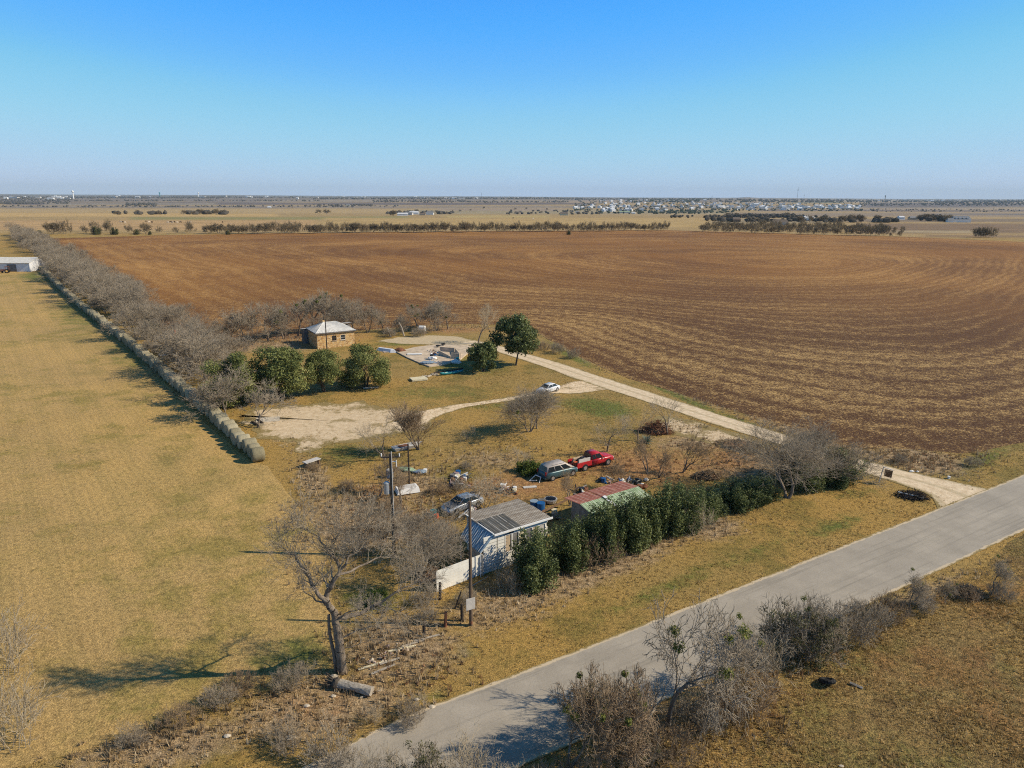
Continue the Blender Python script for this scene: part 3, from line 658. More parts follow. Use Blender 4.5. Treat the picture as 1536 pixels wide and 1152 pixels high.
# --- bare trees: prototypes
rowt = [baretree(7.5, 8.2, 100+i, (5, 5, 4, 4, 3), stems=(1, 2, 3)[i % 3], trunk=.30, twig='twig', thin=.020, name='fence_row_tree') for i in range(5)]
g = random.Random(21); a0 = 12.; k = 0
rowlab = 'leafless grey tree in the tangled row beside the hay bales'
while a0 < 600:
    for off in (3.6, 8.2, 12.4):
        if a0 > BL+6 and off < 4 and g.random() < .1: continue
        if off > 6 and a0 < 40: continue
        if g.random() < (.4 if off > 10 else .12): continue
        if 17 < a0 < 40 and off < 6: a_ = a0; continue_ = True
        else: continue_ = False
        if continue_ and g.random() < .4: continue
        q = bl0+bt*(a0+g.uniform(-2, 2))+bn*(off+g.uniform(-1.2, 1.2)+a0*.006); pr = rowt[g.randrange(5)]; h = g.uniform(5.4, 8.6)*(1.1 if a0 > 120 else .88)*(1.25 if off < 4 and g.random() < .45 else 1)
        place(pr, USED, (q[0], q[1], -.02), g.uniform(0, 6.28), h/7.5, rowlab, 'bare trees in the fence row beside the bales'); k += 1
    a0 += g.uniform(5.6, 7.6)*(1. if a0 < 300 else 1.5)
# green wisps in the row
cedar = evershrub(3.2, 3.0, 301, 3000, 'olive', .22, 'green_bush')
for (bx, by), lab in (((150, 452), 'olive green bush far along the bale row'), ((228, 508), 'olive green bush in the bare row, nearest the bales'), ((196, 470), 'olive green bush midway in the row of bare trees')):
    tree_at(cedar, (bx, by), 4.5, lab, None, 3.2)
# --- tree line at the far side of the ploughed field
lt = [baretree(8.5, 9.5, 140+i, (5, 5, 5, 4), stems=(3, 5, 7)[i], trunk=.32, twig='twig_far', thin=.05, name='tree_line_tree', r0=.16, ang=(20, 50), openness=.6) for i in range(3)]
lt2 = [thicket(8.5, 9.5, 150+i, 15, (4, 4, 4), 'twig_far', thin=.05, name='tree_line_tree', cat='tree') for i in range(3)]; ltm = lt2+lt2+lt
g = random.Random(5); px = 78.
while px < 1000:
    gap = px < 300
    base = G(px+g.uniform(-2, 2), 352.5-(px-70)*.0065+g.uniform(-1.5, .3)-(1 if gap else 0)); h = g.uniform(6.5, 10) if not gap else g.uniform(5, 12)
    place(ltm[g.randrange(9)], USED, base, g.uniform(0, 6.28), h/8.5, 'leafless tree in the line beyond the ploughed field', 'tree line across the far edge of the field')
    px += g.uniform(6, 9.5) if not gap else g.uniform(13, 30)
for px_, h in ((145, 9), (172, 8), (205, 6), (342, 5), (853, 5), (60, 5), (225, 4)):
    place(cedar, USED, G(px_, 352), rz(), (h/3.2*.9, h/3.2*.9, h/3.2*.75), 'dark evergreen bush among the bare trees of the far line', 'dark evergreens in the far tree line')
for i in range(84):
    px_ = 1052+i*3.65; base = G(px_+g.uniform(-3, 3), 348.5+(px_-1050)*.022-(i % 3)*3.5-g.random()*2); h = g.uniform(6, 10)*(.6 if px_ > 1330 else 1)
    place(ltm[g.randrange(7)], USED, base, g.uniform(0, 6.28), h/8.5, 'leafless tree in the dense grove beyond the right side of the field', 'grove beyond the right side of the field')
for i in range(5):
    place(lt2[i % 3], USED, G(1466+i*5, 356), rz(), 1.0, 'leafless tree of the small clump at the far right field corner', 'small clump at the far right field corner')
# scattered pasture trees
sc = [(178, 322), (206, 321), (239, 322), (276, 322), (290, 322), (300, 321.5), (312, 322), (325, 322), (335, 322), (478, 321), (490, 321), (590, 324), (600, 321), (612, 319), (625, 318), (640, 318), (655, 319), (668, 321), (690, 318), (706, 316), (726, 313),
      (773, 315), (790, 314), (800, 318), (812, 320), (820, 315), (845, 318), (857, 321), (868, 322), (880, 320), (1090, 326), (1105, 326), (1150, 324), (1165, 324), (1180, 325), (1200, 335), (1215, 334), (1235, 333), (1262, 333), (1275, 333), (1290, 333), (1315, 333), (1330, 333), (1380, 330), (1388, 331), (1396, 331), (1404, 331), (1412, 332), (1424, 333)]
for i, (a, b) in enumerate(sc):
    place(lt[i % 3], USED, G(a, b), rz(), RND.uniform(.8, 1.5), 'lone leafless tree standing out in the distant pastures', 'trees scattered over the distant pastures')
# --- bare trees behind the cottage
bh = [baretree(9., 7.5, 160+i, (5, 5, 5, 4, 3), stems=(1, 2, 1)[i], trunk=.3, twig='twig', thin=.019, name='yard_back_tree', mist=(5, 0, 2)[i]) for i in range(3)]
for i, (bx, by, ty) in enumerate(((318, 524, 474), (345, 520, 464), (372, 516, 458), (402, 512, 447), (426, 508, 452), (447, 504, 440), (466, 501, 435), (486, 499, 432), (508, 497, 438), (530, 496, 446), (552, 499, 449), (575, 497, 463), (604, 500, 470), (628, 498, 452), (655, 496, 446), (672, 494, 450))):
    tree_at(bh[0 if bx in (447, 466, 486, 628) else i % 2+1], (bx, by), tall((bx, by), ty), 'leafless tree in the row along the field behind the stone cottage', 'bare trees along the field behind the cottage', 9., wide=1.2)
tree_at(baretree(8.5, 7., 170, (4, 5, 4, 4, 3), trunk=.32, name='tall_bare_tree', twig='twig_pale'), (717, 516), 9., 'pale leafless tree behind the smaller evergreen oak', None, 8.5, rot=.5)
tree_at(baretree(5.5, 7.2, 171, (5, 5, 4, 4, 3), trunk=.26, name='spreading_bare_tree', ang=(30, 62), thin=.015), (300, 592), 6.6, 'wide leafless tree overhanging the bales beside the live oaks', None, 5.5)
# --- live oaks
ok = [oak(6., 7.4, 200+i, 20000, .16+.1*i, .19, stems=3+i % 2) for i in range(3)]
for (bx, by, ty, w, lab, j) in ((352, 606, 530, 9.2, 'bushy live oak leafy to the ground beside the bales', 0), (421, 598, 517, 10.6, 'spreading live oak with forked trunk, second from the bales', 1), (487, 588, 526, 7.6, 'small live oak right under the dark pole, third from the bales', 2),
                           (549, 580, 516, 9.2, 'live oak at the end of the row near the concrete slab', 0)):
    h = tall((bx, by), ty); tree_at(ok[j], (bx, by), h, lab, 'row of live oaks before the cottage', 6., W=w, w0=7.4)
tree_at(oak(8., 9., 210, 12000, .34, .34, 'hedge', 1, 'evergreen_oak'), (773, 548), 9.6, 'tall dark evergreen oak with bare trunk beside the gravel drive', None, 8., W=9.2, w0=9.)
tree_at(oak(5.5, 6., 211, 8000, .12, .3, 'hedge', 3, 'evergreen_oak'), (726, 557), 6., 'low dark evergreen oak beside the turquoise canoe', None, 5.5, W=6.6, w0=6.)
# --- trees of the yard
tree_at(baretree(6.9, 6.2, 221, (5, 5, 4, 4, 3), stems=3, trunk=.34, name='vase_shaped_tree', twig='twig_red', ang=(14, 34), openness=.42, thin=.014, wander=.09, trop=.04), (629, 674), 6.9, 'vase shaped leafless tree with several trunks on the lawn', None, 6.9, rot=1.)
tree_at(baretree(7.4, 8., 222, (5, 6, 5, 5, 3), stems=3, trunk=.3, name='mesquite_tree', twig='twig', mist=2, openness=.4), (793, 647), 7.4, 'broad leafless tree with forked trunk before the white car', None, 7.4)
tree_at(baretree(5.4, 4.6, 223, (4, 5, 4, 4, 2), name='mesquite_tree'), (806, 643), 5.6, 'narrower leafless tree close against the right side of the broad one', None, 5.4)
thin_t = [baretree(5.5, 4.8, 230+i, (4, 4, 4, 4, 2), stems=1+i, trunk=.34, twig=('twig_pale', 'twig_red')[i], name='young_bare_tree', thin=.010, ang=(20, 42)) for i in range(2)]
for (bx, by, ty, lab, j) in ((911, 677, 615, 'thin leafless tree behind the red pickup', 0), (957, 660, 606, 'slim leafless tree left of the brush pile', 0), (1001, 652, 592, 'leafless tree standing at the brush pile beside the drive', 0), (1022, 708, 637, 'tall leafless tree with twin stems in the middle of the orange ground', 1),
                             (972, 712, 650, 'several thin bare stems rising behind the shed junk', 1), (988, 716, 660, 'thin bare tree right behind the hedge and the junk', 1), (577, 690, 618, 'leafless tree on the lawn edge before the pale ground', 0), (567, 745, 676, 'bare brushy tree left of the crossarm pole', 1),
                             (915, 730, 680, 'bare stems beside the shed roof', 1), (855, 760, 704, 'bare twiggy tree between minivan and shed', 1), (775, 705, 672, 'small bare bush tree on the lawn before the minivan', 0), (700, 660, 636, 'tiny bare sapling on the open lawn', 0), (600, 760, 700, 'bare tree by the foot of the crossarm pole', 1)):
    h = tall((bx, by), ty); tree_at(thin_t[j], (bx, by), h, lab, None, 5.5, wide=1.1 if h > 3 else 1.3)
tree_at(baretree(4.6, 5.2, 240, (4, 5, 4, 3), stems=5, trunk=.45, name='crooked_bare_tree', twig='twig_pale', openness=.7), (728, 768), 4.6, 'crooked bare tree leaning over the silver sedan', None, 4.6)
tree_at(baretree(9.6, 12.0, 241, (5, 6, 5, 5, 4), stems=2, trunk=.3, name='wide_bare_tree', ang=(25, 58), r0=.26, openness=.3), (1181, 748), 9.4, 'very wide leafless tree at the end of the hedge by the road', None, 9.6, rot=.6)
tree_at(baretree(7., 8., 242, (5, 6, 5, 5, 3), stems=4, trunk=.34, name='wide_bare_tree', openness=.5), (1226, 724), 7.2, 'bushy leafless tree right of the very wide one', None, 7.)
tree_at(baretree(7.5, 8., 243, (4, 5, 5, 4, 3), stems=3, trunk=.3, name='dark_bare_tree', bark='barkdark', openness=.4), (627, 872), 6.4, 'tangled leafless tree beside the white fence end', None, 7.5, rot=2.)
tree_at(baretree(6., 7., 244, (4, 5, 5, 4, 3), stems=4, trunk=.36, name='dark_bare_tree', bark='barkdark', openness=.6), (655, 838), 5., 'dense bare thicket tree pressed against the blue awning', None, 6.)
# --- the big old tree in the foreground, limb by limb
def big_tree():
    g = np.random.default_rng(77); B = (0, 0, 0); out = []; x0, y0 = P(515, 1008); root = thing('old_bare_tree', 'large old leafless tree with a fallen log at its foot in the foreground', 'tree', (x0, y0, 0)); main = []
    def limb(p, q, r0, r1, bend=.18, n=7, kids=(4, 4, 4, 3), dens=5, cr=.5):
        p = np.array(p, float); q = np.array(q, float); L = np.linalg.norm(q-p); off = g.normal(0, bend, 3); prev = p; dd = unit(q-p)
        for i in range(1, n+1):
            t = i/n; c = p+(q-p)*t+off*math.sin(t*math.pi)*L*.3+g.normal(0, .05, 3)*(t < 1); a = r0+(r1-r0)*(i-1)/n; b = r0+(r1-r0)*t
            main.append((*prev, *c, a, b))
            if t > .3 and dens:
                for _ in range(dens if t > .55 else max(1, dens//2)):
                    ax = unit(np.cross(dd, g.normal(0, 1, 3))); th = R(g.uniform(25, 65)); nd = unit(dd*math.cos(th)+np.cross(ax, dd)*math.sin(th))
                    grow(g, c, nd, cr*g.uniform(.7, 1.6), max(b*.4, .02), list(kids), 2, out, .06, .18, (22, 52), (.55, .82), None, .009)
            prev = c
        return prev
    a = limb((0, 0, -.2), (-.15, -.5, 4.7), .36, .24, .05, 8, (), 0)
    limb((-.55, .1, -.2), (-.65, -.2, 4.5), .13, .10, .05, 6, (), 0)                  # the vine-wrapped twin stem
    f = limb(a, (-.45, -.7, 5.4), .25, .22, .1, 3, (), 0)
    l1 = limb(f, (-1.5, -1.3, 8.1), .17, .10, .3, 7, (3, 4, 3), 2, .8); limb(l1, (-2.8, -1.8, 10.2), .09, .03, .3, 7, (3, 4, 3), 4, .75)
    l2 = limb(f, (.3, -.9, 7.8), .2, .14, .3, 6, (3, 4, 3), 2, .7); l3 = limb(l2, (.0, -1.4, 9.7), .13, .08, .3, 5, (3, 4, 3), 3, .8); limb(l3, (-1.8, -1.6, 11.5), .07, .02, .3, 7, (3, 4, 3), 4, .8)
    limb(l3, (.8, -1.5, 11.1), .06, .02, .3, 6, (3, 4, 3), 4, .8)
    l4 = limb(l2, (1.6, -.4, 9.7), .10, .05, .3, 6, (3, 4, 3), 3, .8); limb(l4, (2.4, -.2, 11.), .05, .02, .3, 5, (3, 4, 3), 5, .85); limb(l2, (2.9, 2.2, 8.8), .09, .02, .4, 8, (3, 4, 3), 3, .8)
    r1 = limb((-.14, -.45, 4.4), (2.2, .6, 4.7), .18, .11, .15, 7, (3, 4, 3), 1, .8); limb(r1, (4.9, 1.7, 5.9), .10, .02, .25, 9, (3, 4, 3), 4, .85); limb(r1, (4.2, .4, 4.1), .06, .015, .3, 7, (3, 3, 3), 3, .8)
    limb((-.12, -.4, 4.), (2.0, -1.2, 5.6), .10, .02, .3, 7, (3, 4, 3), 3, .8); limb((0, 0, 2.6), (2.3, .8, 3.2), .07, .015, .3, 7, (3, 3, 3), 3, .7); limb((0, 0, 1.8), (1.9, .3, 2.3), .05, .012, .3, 6, (3, 3, 2), 2, .7)
    limb(f, (-2.2, -.2, 6.2), .09, .02, .3, 7, (3, 4, 3), 2, .8)
    link('trunk', tubemesh('trunk', main, 'bark'), root); link('crown', tubemesh('crown', [o[1] for o in out], 'twig'), root)
big_tree()
# --- roadside trees and thickets in the foreground
rs = [baretree(6., 5., 260+i, (4, 6, 5, 4, 3), stems=(1, 2, 1)[i], trunk=.36, twig=('twig', 'twig_red', 'twig')[i], name='roadside_tree', mist=(5, 8, 3)[i], lean=.12, thin=.014, r0=.12, ang=(30, 66), trop=.02, wander=.22) for i in range(3)]
def at3(x, y): return (x, y, 0.)
for (bx, by, ty, w, j, lab) in ((1003, 1088, 905, 1.0, 0, 'leafless roadside tree with mistletoe balls leaning right of the splintered stump'), (1075, 1040, 940, 1.1, 2, 'leafless tree spreading over the road beside the taller mistletoe tree'), (893, 1150, 1000, 1.0, 1, 'leafless tree full of mistletoe at the lower road edge'),
                              (848, 1165, 1010, .9, 1, 'leafless multi stemmed tree at the very bottom beside the road'), (905, 1085, 990, .8, 0, 'pinkish leafless tree between the two mistletoe trees'), (1485, 893, 840, 1., 2, 'small leafless tree at the right edge across the road'), (1360, 925, 862, .9, 2, 'small leafless tree in the brush by the road, left of the fallen branches'),
                              (1240, 975, 885, .9, 0, 'leafless tree with a few leaves rising over the roadside brush'), (1418, 905, 865, .9, 2, 'small dark leafless tree beside the brush pile across the road')):
    h = tall((bx, by), ty); tree_at(rs[j], (bx, by), h, lab, None, 6., wide=w*1.05)
st_ = baretree(3.4, 2.6, 280, (4, 3, 3), stems=6, trunk=.55, name='splintered_stump', bark='deadwood', openness=.45, r0=.22)
tree_at(st_, (968, 1083), 3.6, 'splintered grey stump with broken stems at the road edge', None, 3.4, cat='stump')
th = [thicket(2.6, 4.2, 290, 34, (4, 4, 3), 'twig'), thicket(2.2, 4., 291, 34, (4, 4, 3), 'twig_red'), thicket(3., 4., 292, 36, (4, 4, 3), 'twig', 'olive', 2600), thicket(3.2, 4., 293, 22, (4, 3, 3), 'twig_pale', thin=.010)]
tk = [(1140, 1020, 3.5, 3, 'pale silvery bare shrub leaning over the road, largest of the roadside thicket'), (1185, 975, 3.6, 2, 'greenish leafy shrub right behind the silvery one'), (1215, 985, 3.2, 2, 'olive leafed shrub in the middle of the roadside brush'), (1260, 960, 2.8, 0, 'grey twiggy shrub below the leafy roadside tree'),
      (1300, 940, 2.2, 0, 'low twiggy shrub right of the roadside brush'), (1335, 925, 1.8, 1, 'low reddish shrub beside the small leafless tree'), (1385, 915, 1.5, 0, 'low grey shrub beside the fallen branches'), (1120, 1060, 2.4, 1, 'reddish tangled shrub below the silvery one'), (1050, 1085, 2., 0, 'grey tangled shrub at the foot of the leaning tree'), (1090, 1075, 1.9, 1, 'low brown shrub right of the leaning tree foot'),
      (930, 1125, 1.8, 1, 'brown tangled shrub between the road trees at the bottom'), (960, 1150, 2.0, 2, 'olive leafed shrub at the bottom right of the road trees'), (1010, 1140, 2., 1, 'brown shrub at the bottom edge right of the road trees'), (870, 1180, 1.7, 1, 'brown shrub cut by the bottom edge under the road trees'), (820, 1190, 1.6, 0, 'grey shrub cut by the bottom edge beside the asphalt'),
      (690, 1190, 3.4, 3, 'tall pale bare bush rising from the bottom edge before the road'), (620, 1185, 2.6, 2, 'yellow green speckled bare bush at the bottom edge'), (560, 1180, 2.4, 3, 'pale bare bush at the bottom left of the road end'), (750, 1205, 2.8, 3, 'grey bare bush at the bottom edge in front of the asphalt'), (500, 1150, 2.2, 0, 'low grey bush left of the road end'),
      (430, 1120, 1.6, 0, 'low grey bush on the rough verge at the bottom'), (360, 1035, 1.4, 1, 'brown bush on the verge below the old tree shadow'), (440, 1030, 1.7, 0, 'grey bush just left of the old tree foot'), (330, 1060, 1.5, 0, 'grey brown bush at the end of the verge thicket'), (270, 1085, 1.3, 1, 'brown bush further left along the verge'), (200, 1115, 1.2, 0, 'grey bush at the lower left verge corner'),
      (620, 1080, 1.5, 0, 'grey twiggy bush on the verge below the fallen log'), (560, 1085, 1.3, 3, 'pale twiggy bush left of the verge edge below the log'), (1500, 900, 1.4, 0, 'low brown shrub at the right edge across the road'), (1450, 898, 1.2, 1, 'low reddish shrub left of the right edge sapling'),
      (760, 885, 2.2, 3, 'pale bare bush in front of the white trailer wall'), (700, 905, 1.2, 0, 'small bare bush behind the charred posts'), (895, 842, 2.8, 1, 'brown bare bush before the hedge'), (1045, 800, 3., 3, 'bare whip stems at the end of the front hedge'), (640, 930, 1.2, 0, 'bare bush by the last wooden post'),
      (640, 905, 1.4, 0, 'grey brush left of the white fence end'), (520, 735, 1.2, 1, 'reddish brush at the field margin left of the poles'), (560, 800, 2.0, 1, 'reddish brush in the tangle under the crossarm pole'), (600, 800, 2.2, 0, 'grey brush under the crossarm pole'), (530, 830, 1.8, 0, 'grey brush left of the crossarm pole shadow'),
      (585, 770, 1.6, 1, 'rusty brush in front of the white panel'), (660, 740, 1.4, 1, 'rusty weeds between the white panel and the sedan'), (690, 735, 1.3, 0, 'grey weeds behind the silver sedan'), (835, 530, 2.4, 0, 'grey brush behind the tall evergreen oak'), (860, 537, 2., 0, 'grey brush along the field corner'), (815, 525, 2., 1, 'brown brush beside the tall evergreen oak'),
      (470, 705, 1., 1, 'brown weeds beside the little trailer bench'), (700, 705, 1.1, 0, 'low weeds on the lawn left of the green bush'), (1350, 695, 1.2, 0, 'grey brush on the far side of the drive mouth'), (1460, 700, 1.3, 0, 'lone grey bush at the ploughed field corner'), (630, 505, 2.4, 0, 'grey brush behind the gravel at the field edge'), (585, 505, 2.2, 0, 'grey brush right of the cottage at the field edge'),
      (8, 1120, 5.2, 3, 'pale bare bush cut by the left edge, lower one'), (-5, 1010, 5.6, 3, 'pale bare bush cut by the left edge, upper one')]
for bx, by, h, j, lab in tk:
    s0 = (2.6, 2.2, 3., 3.2)[j]; tree_at(th[j], (bx, by), h, lab, None, s0, wide=1. if h < 4 else .8)
gb = evershrub(1.6, 3.4, 330, 4500, 'bushgreen', .16, 'green_bush')
tree_at(gb, (793, 709), 1.5, 'round bright green bush left of the minivan', None, 1.6, wide=1.05)
tree_at(gb, (565, 905), 1.1, 'low bright green bush under the old tree crown', None, 1.6, wide=.9)
# --- the dark evergreen hedge along the road side of the yard
hd = [evershrub(5., 4.3, 340+i, 17000, 'hedge', .15) for i in range(3)]
for (bx, by, ty, j, w, lab) in ((803, 870, 793, 0, 1.25, 'rounded evergreen shrub hiding the trailer wall'), (851, 848, 780, 1, .95, 'narrow upright evergreen shrub, second along the hedge from the trailer'), (878, 838, 764, 2, .8, 'slim evergreen shrub at the left corner of the shed'), (905, 832, 750, 0, 1., 'evergreen shrub hiding the shed front'),
                           (937, 818, 738, 1, 1.1, 'broad evergreen shrub beside the right end of the shed roof'), (968, 806, 726, 2, 1.1, 'evergreen shrub below the junk heap'), (998, 796, 716, 0, 1.1, 'tall evergreen shrub in the highest part of the hedge'), (1026, 790, 710, 1, 1.1, 'evergreen shrub in front of the twin stemmed tree'),
                           (1052, 776, 716, 2, 1., 'evergreen shrub ending the tall part of the hedge'), (1072, 764, 732, 0, 1.1, 'low evergreen shrub in the dip of the hedge'), (1095, 757, 720, 1, 1.2, 'dark blue green shrub before the wide bare tree'), (1118, 750, 712, 2, 1.2, 'dark shrub just left of the wide bare tree'), (1142, 742, 712, 0, 1.2, 'dark shrub nearest the wide bare tree trunk'),
                           (1205, 728, 680, 1, 1.3, 'evergreen shrub behind the wide bare tree'), (1252, 714, 664, 2, 1.5, 'evergreen shrub ending the hedge at the gravel drive'), (1238, 722, 684, 0, 1.3, 'evergreen shrub just inside the last one by the drive')):
    h = tall((bx, by), ty)*(1. if bx < 945 else RND.uniform(.84, 1.)); tree_at(hd[j], (bx, by), h, lab, 'evergreen shrubs of the roadside hedge', 5., wide=w*5/h*.96)
# ------------------------------------------------------------------ buildings
def local(origin, ang):
    c, s = math.cos(ang), math.sin(ang)
    return lambda x, y, z=0.: (origin[0]+x*c-y*s, origin[1]+x*s+y*c, z)
def corrugated(p00, p10, p11, p01, n=40, amp=.025, thick=.03):
    """ribbed sheet: ribs run from edge p00-p10 to edge p01-p11"""
    p00, p10, p11, p01 = map(np.array, (p00, p10, p11, p01)); nrm = unit(np.cross(p10-p00, p01-p00)); nrm = nrm if nrm[2] > 0 else -nrm
    V = []; m_ = 2*n+1
    for (a, b) in ((p00, p10), (p01, p11)):
        for off in (0, -thick):
            for i in range(m_): V.append(a+(b-a)*i/(m_-1)+nrm*(amp*(i % 2)+off))
    F = []; q = lambda r, i: r*m_+i
    for i in range(m_-1): F += [(q(0, i), q(0, i+1), q(2, i+1), q(2, i)), (q(1, i), q(1, i+1), q(3, i+1), q(3, i)), (q(0, i), q(0, i+1), q(1, i+1), q(1, i)), (q(2, i), q(2, i+1), q(3, i+1), q(3, i))]
    F += [(q(0, 0), q(1, 0), q(3, 0), q(2, 0)), (q(0, m_-1), q(1, m_-1), q(3, m_-1), q(2, m_-1))]
    return np.array(V), np.array(F)
def sheets(name, parts, mat, parent, **k):
    V = []; F = []; o = 0
    for v, f in parts: V.append(v); F.append(f+o); o += len(v)
    return link(name, mesh(name, np.concatenate(V), [np.concatenate(F)], mat), parent, **k)
# stone cottage
ca = R(31); cx, cy = -40.5, 144.9
root = thing('stone_cottage', 'small sandstone cottage with a grey metal hip roof', 'cottage', (cx, cy, 0), ca)
W_, D_, HT = 8.0, 6.6, 3.4
b = MB()
wx = [(3.1, 4.1, 1.45, 2.55), (5.0, 6.0, 1.45, 2.55)]
xs = [0, 3.1, 4.1, 5.0, 6.0, W_]
for i in range(5):
    if i in (1, 3): b.box(((xs[i]+xs[i+1])/2, .15, .725), (xs[i+1]-xs[i], .3, 1.45)); b.box(((xs[i]+xs[i+1])/2, .15, 2.925), (xs[i+1]-xs[i], .3, .75))
    else: b.box(((xs[i]+xs[i+1])/2, .15, HT/2), (xs[i+1]-xs[i], .3, HT))
b.box((.15, D_/2, HT/2), (.3, D_-.6, HT)); b.box((W_-.15, D_/2, HT/2), (.3, D_-.6, HT)); b.box((W_/2, D_-.15, HT/2), (W_, .3, HT))
b.build('wall', 'stone', root)
for i, (x0, x1, z0, z1) in enumerate(wx):
    f = MB().box(((x0+x1)/2, .06, z1-.03), (x1-x0, .08, .06)).box(((x0+x1)/2, .06, z0+.03), (x1-x0, .08, .06)).box((x0+.03, .06, (z0+z1)/2), (.06, .08, z1-z0-.12)).box((x1-.03, .06, (z0+z1)/2), (.06, .08, z1-z0-.12)).box(((x0+x1)/2, .07, (z0+z1)/2), (x1-x0-.12, .05, .05)).build('window', ('wood', 'white')[i], root)
    MB().box(((x0+x1)/2, .12, (z0+z1)/2), (x1-x0-.02, .02, z1-z0-.02)).build('pane', 'glass', f)
    MB().box(((x0+x1)/2, -.04, z0-.05), (x1-x0+.2, .14, .09)).build('sill', 'conc', f)
e = .34; rx0, rx1, rz_ = D_/2, W_-D_/2, 4.95; ry_ = D_/2
A, B_, C_, D2 = (-e, -e, HT-.02), (W_+e, -e, HT-.02), (W_+e, D_+e, HT-.02), (-e, D_+e, HT-.02); Rl, Rr_ = (rx0-.9, ry_, rz_), (rx1+.5, ry_, rz_)
def tri_sheet(a, b_, c, n=22): return corrugated(a, b_, c, c, n, .03)
rf = sheets('roof', [corrugated(A, B_, Rr_, Rl, 26, .035), corrugated(D2, C_, Rr_, Rl, 26, .035), tri_sheet(B_, C_, Rr_), tri_sheet(D2, A, Rl)], 'roofmetal', root)
MB().rod(Rl, Rr_, .07).rod(A, Rl, .05).rod(B_, Rr_, .05).rod(C_, Rr_, .05).rod(D2, Rl, .05).build('ridge_cap', 'roofmetal', rf)
MB().box((W_/2, -e+.02, HT-.14), (W_+2*e, .05, .2)).box((-e+.02, D_/2, HT-.14), (.05, D_+2*e-.1, .2)).box((W_+e-.02, D_/2, HT-.14), (.05, D_+2*e-.1, .2)).build('fascia', 'greywall', rf)
MB().box((2.7, D_/2+.8, 4.8), (.5, .5, .9), bev=.03).build('chimney', 'stone', rf)
lt_ = MB().box((.3, D_+1.0, 1.5), (2.4, 2.0, 3.0)).build('lean_to', 'greywall', root)
sheets('lean_to_roof', [corrugated((-1.1, D_+.35, 3.25), (1.7, D_+.35, 3.25), (1.7, D_+2.3, 3.02), (-1.1, D_+2.3, 3.02), 12, .03)], 'roofmetal', lt_)
bp = MB().box((W_+.4, D_+1.2, 1.6), (2.2, 2.4, 3.2)).build('back_porch', 'greywall', root)
sheets('porch_roof', [corrugated((W_-.9, D_, 3.75), (W_+1.7, D_, 3.75), (W_+1.7, D_+2.7, 3.45), (W_-.9, D_+2.7, 3.45), 10, .03)], 'roofmetal', bp)
# trailer shack with patched roof and awning
ta = R(34.4); Ax, Ay = P(741, 801, 3.45); X = local((Ax, Ay), ta); TL, TD = 5.7, 4.7
root = thing('trailer_shack', 'low white shack with a patched corrugated roof and blue awning behind the hedge', 'shack', (Ax, Ay, 0), ta)
b = MB(); zt = 3.3
b.box((TL/2-.55, .1, .65), (TL+1.1-.2, .12, 1.3)); b.box((.2-.55, .1, (1.3+zt)/2), (1.3, .12, zt-1.3)); b.box((.9, .1, 3.2), (1.2, .12, .2)); b.box((3.9, .1, 3.15), (3.6, .12, .3)); b.box((5.55, .1, 1.95), (.3, .12, 1.3)); b.box((.75, .1, 2.2), (.7, .12, 1.8))
b.box((TL-.1, TD/2, zt/2), (.12, TD-.3, zt)); b.box((TL/2, TD-.1, zt/2), (TL-.2, .12, zt)); b.box((.1, TD/2, zt/2), (.12, TD-.3, zt))
wl = b.build('wall', 'siding', root)
s_ = MB()
for k_ in range(1, 11): s_.box((.2, .035, .3*k_-.02), (2.4 if k_ > 4 else 2.4, .02, .018))
for k_ in range(1, 5): s_.box((3.5, .035, .3*k_-.02), (4.2, .02, .018))
s_.build('siding_seams', 'greywall', wl)
for i in range(6):
    x0 = 1.15+i*.72
    f = MB().box((x0+.03, .07, 2.15), (.05, .1, 1.7)).box((x0+.69, .07, 2.15), (.05, .1, 1.7)).box((x0+.36, .07, 2.97), (.62, .1, .05)).box((x0+.36, .07, 1.33), (.62, .1, .05)).build('window', 'white', root)
    MB().box((x0+.36, .10, 2.15), (.62, .02, 1.58)).build('pane', ('tanwall', 'greywall', 'cream', 'greywall', 'tanwall', 'plainwall')[i], f)
pa = corrugated((-.15, 2.5, 3.52), (TL+.2, 2.5, 3.52), (TL+.2, TD+.2, 3.40), (-.15, TD+.2, 3.40), 34, .03)
rf = sheets('roof', [pa, corrugated((2.7, -.22, 3.50), (TL+.2, -.22, 3.50), (TL+.2, 2.6, 3.56), (2.7, 2.6, 3.56), 18, .03)], 'oldroof', root)
sheets('roof_patch', [corrugated((.05, -.22, 3.515), (2.72, -.22, 3.515), (2.72, 2.62, 3.585), (.05, 2.62, 3.585), 9, .035)], 'patchroof', rf, label='dark grey newer roof panels with pale ribs')
MB().box((TL/2+.1, -.26, 3.46), (TL+.45, .10, .16)).box((-.05, TD/2-.1, 3.44), (.10, TD-.1, .12)).build('trim', 'white', rf)
aw = sheets('awning', [corrugated((-.15, TD-1.0, 3.38), (-.15, -.15, 3.38), (-1.55, -.35, 2.25), (-1.55, TD-1.6, 2.25), 14, .05)], 'blueroof', root)
MB().rod((-1.5, -.25, 2.2), (-1.5, -.25, 0), .04).rod((-1.5, TD-1.7, 2.2), (-1.5, TD-1.7, 0), .04).build('post', 'white', aw)
MB().box((-1.2, .9, .95), (.06, 2.2, 1.9)).box((-.55, 2.02, .95), (1.24, .06, 1.9)).build('porch_panel', 'plainwall', root)
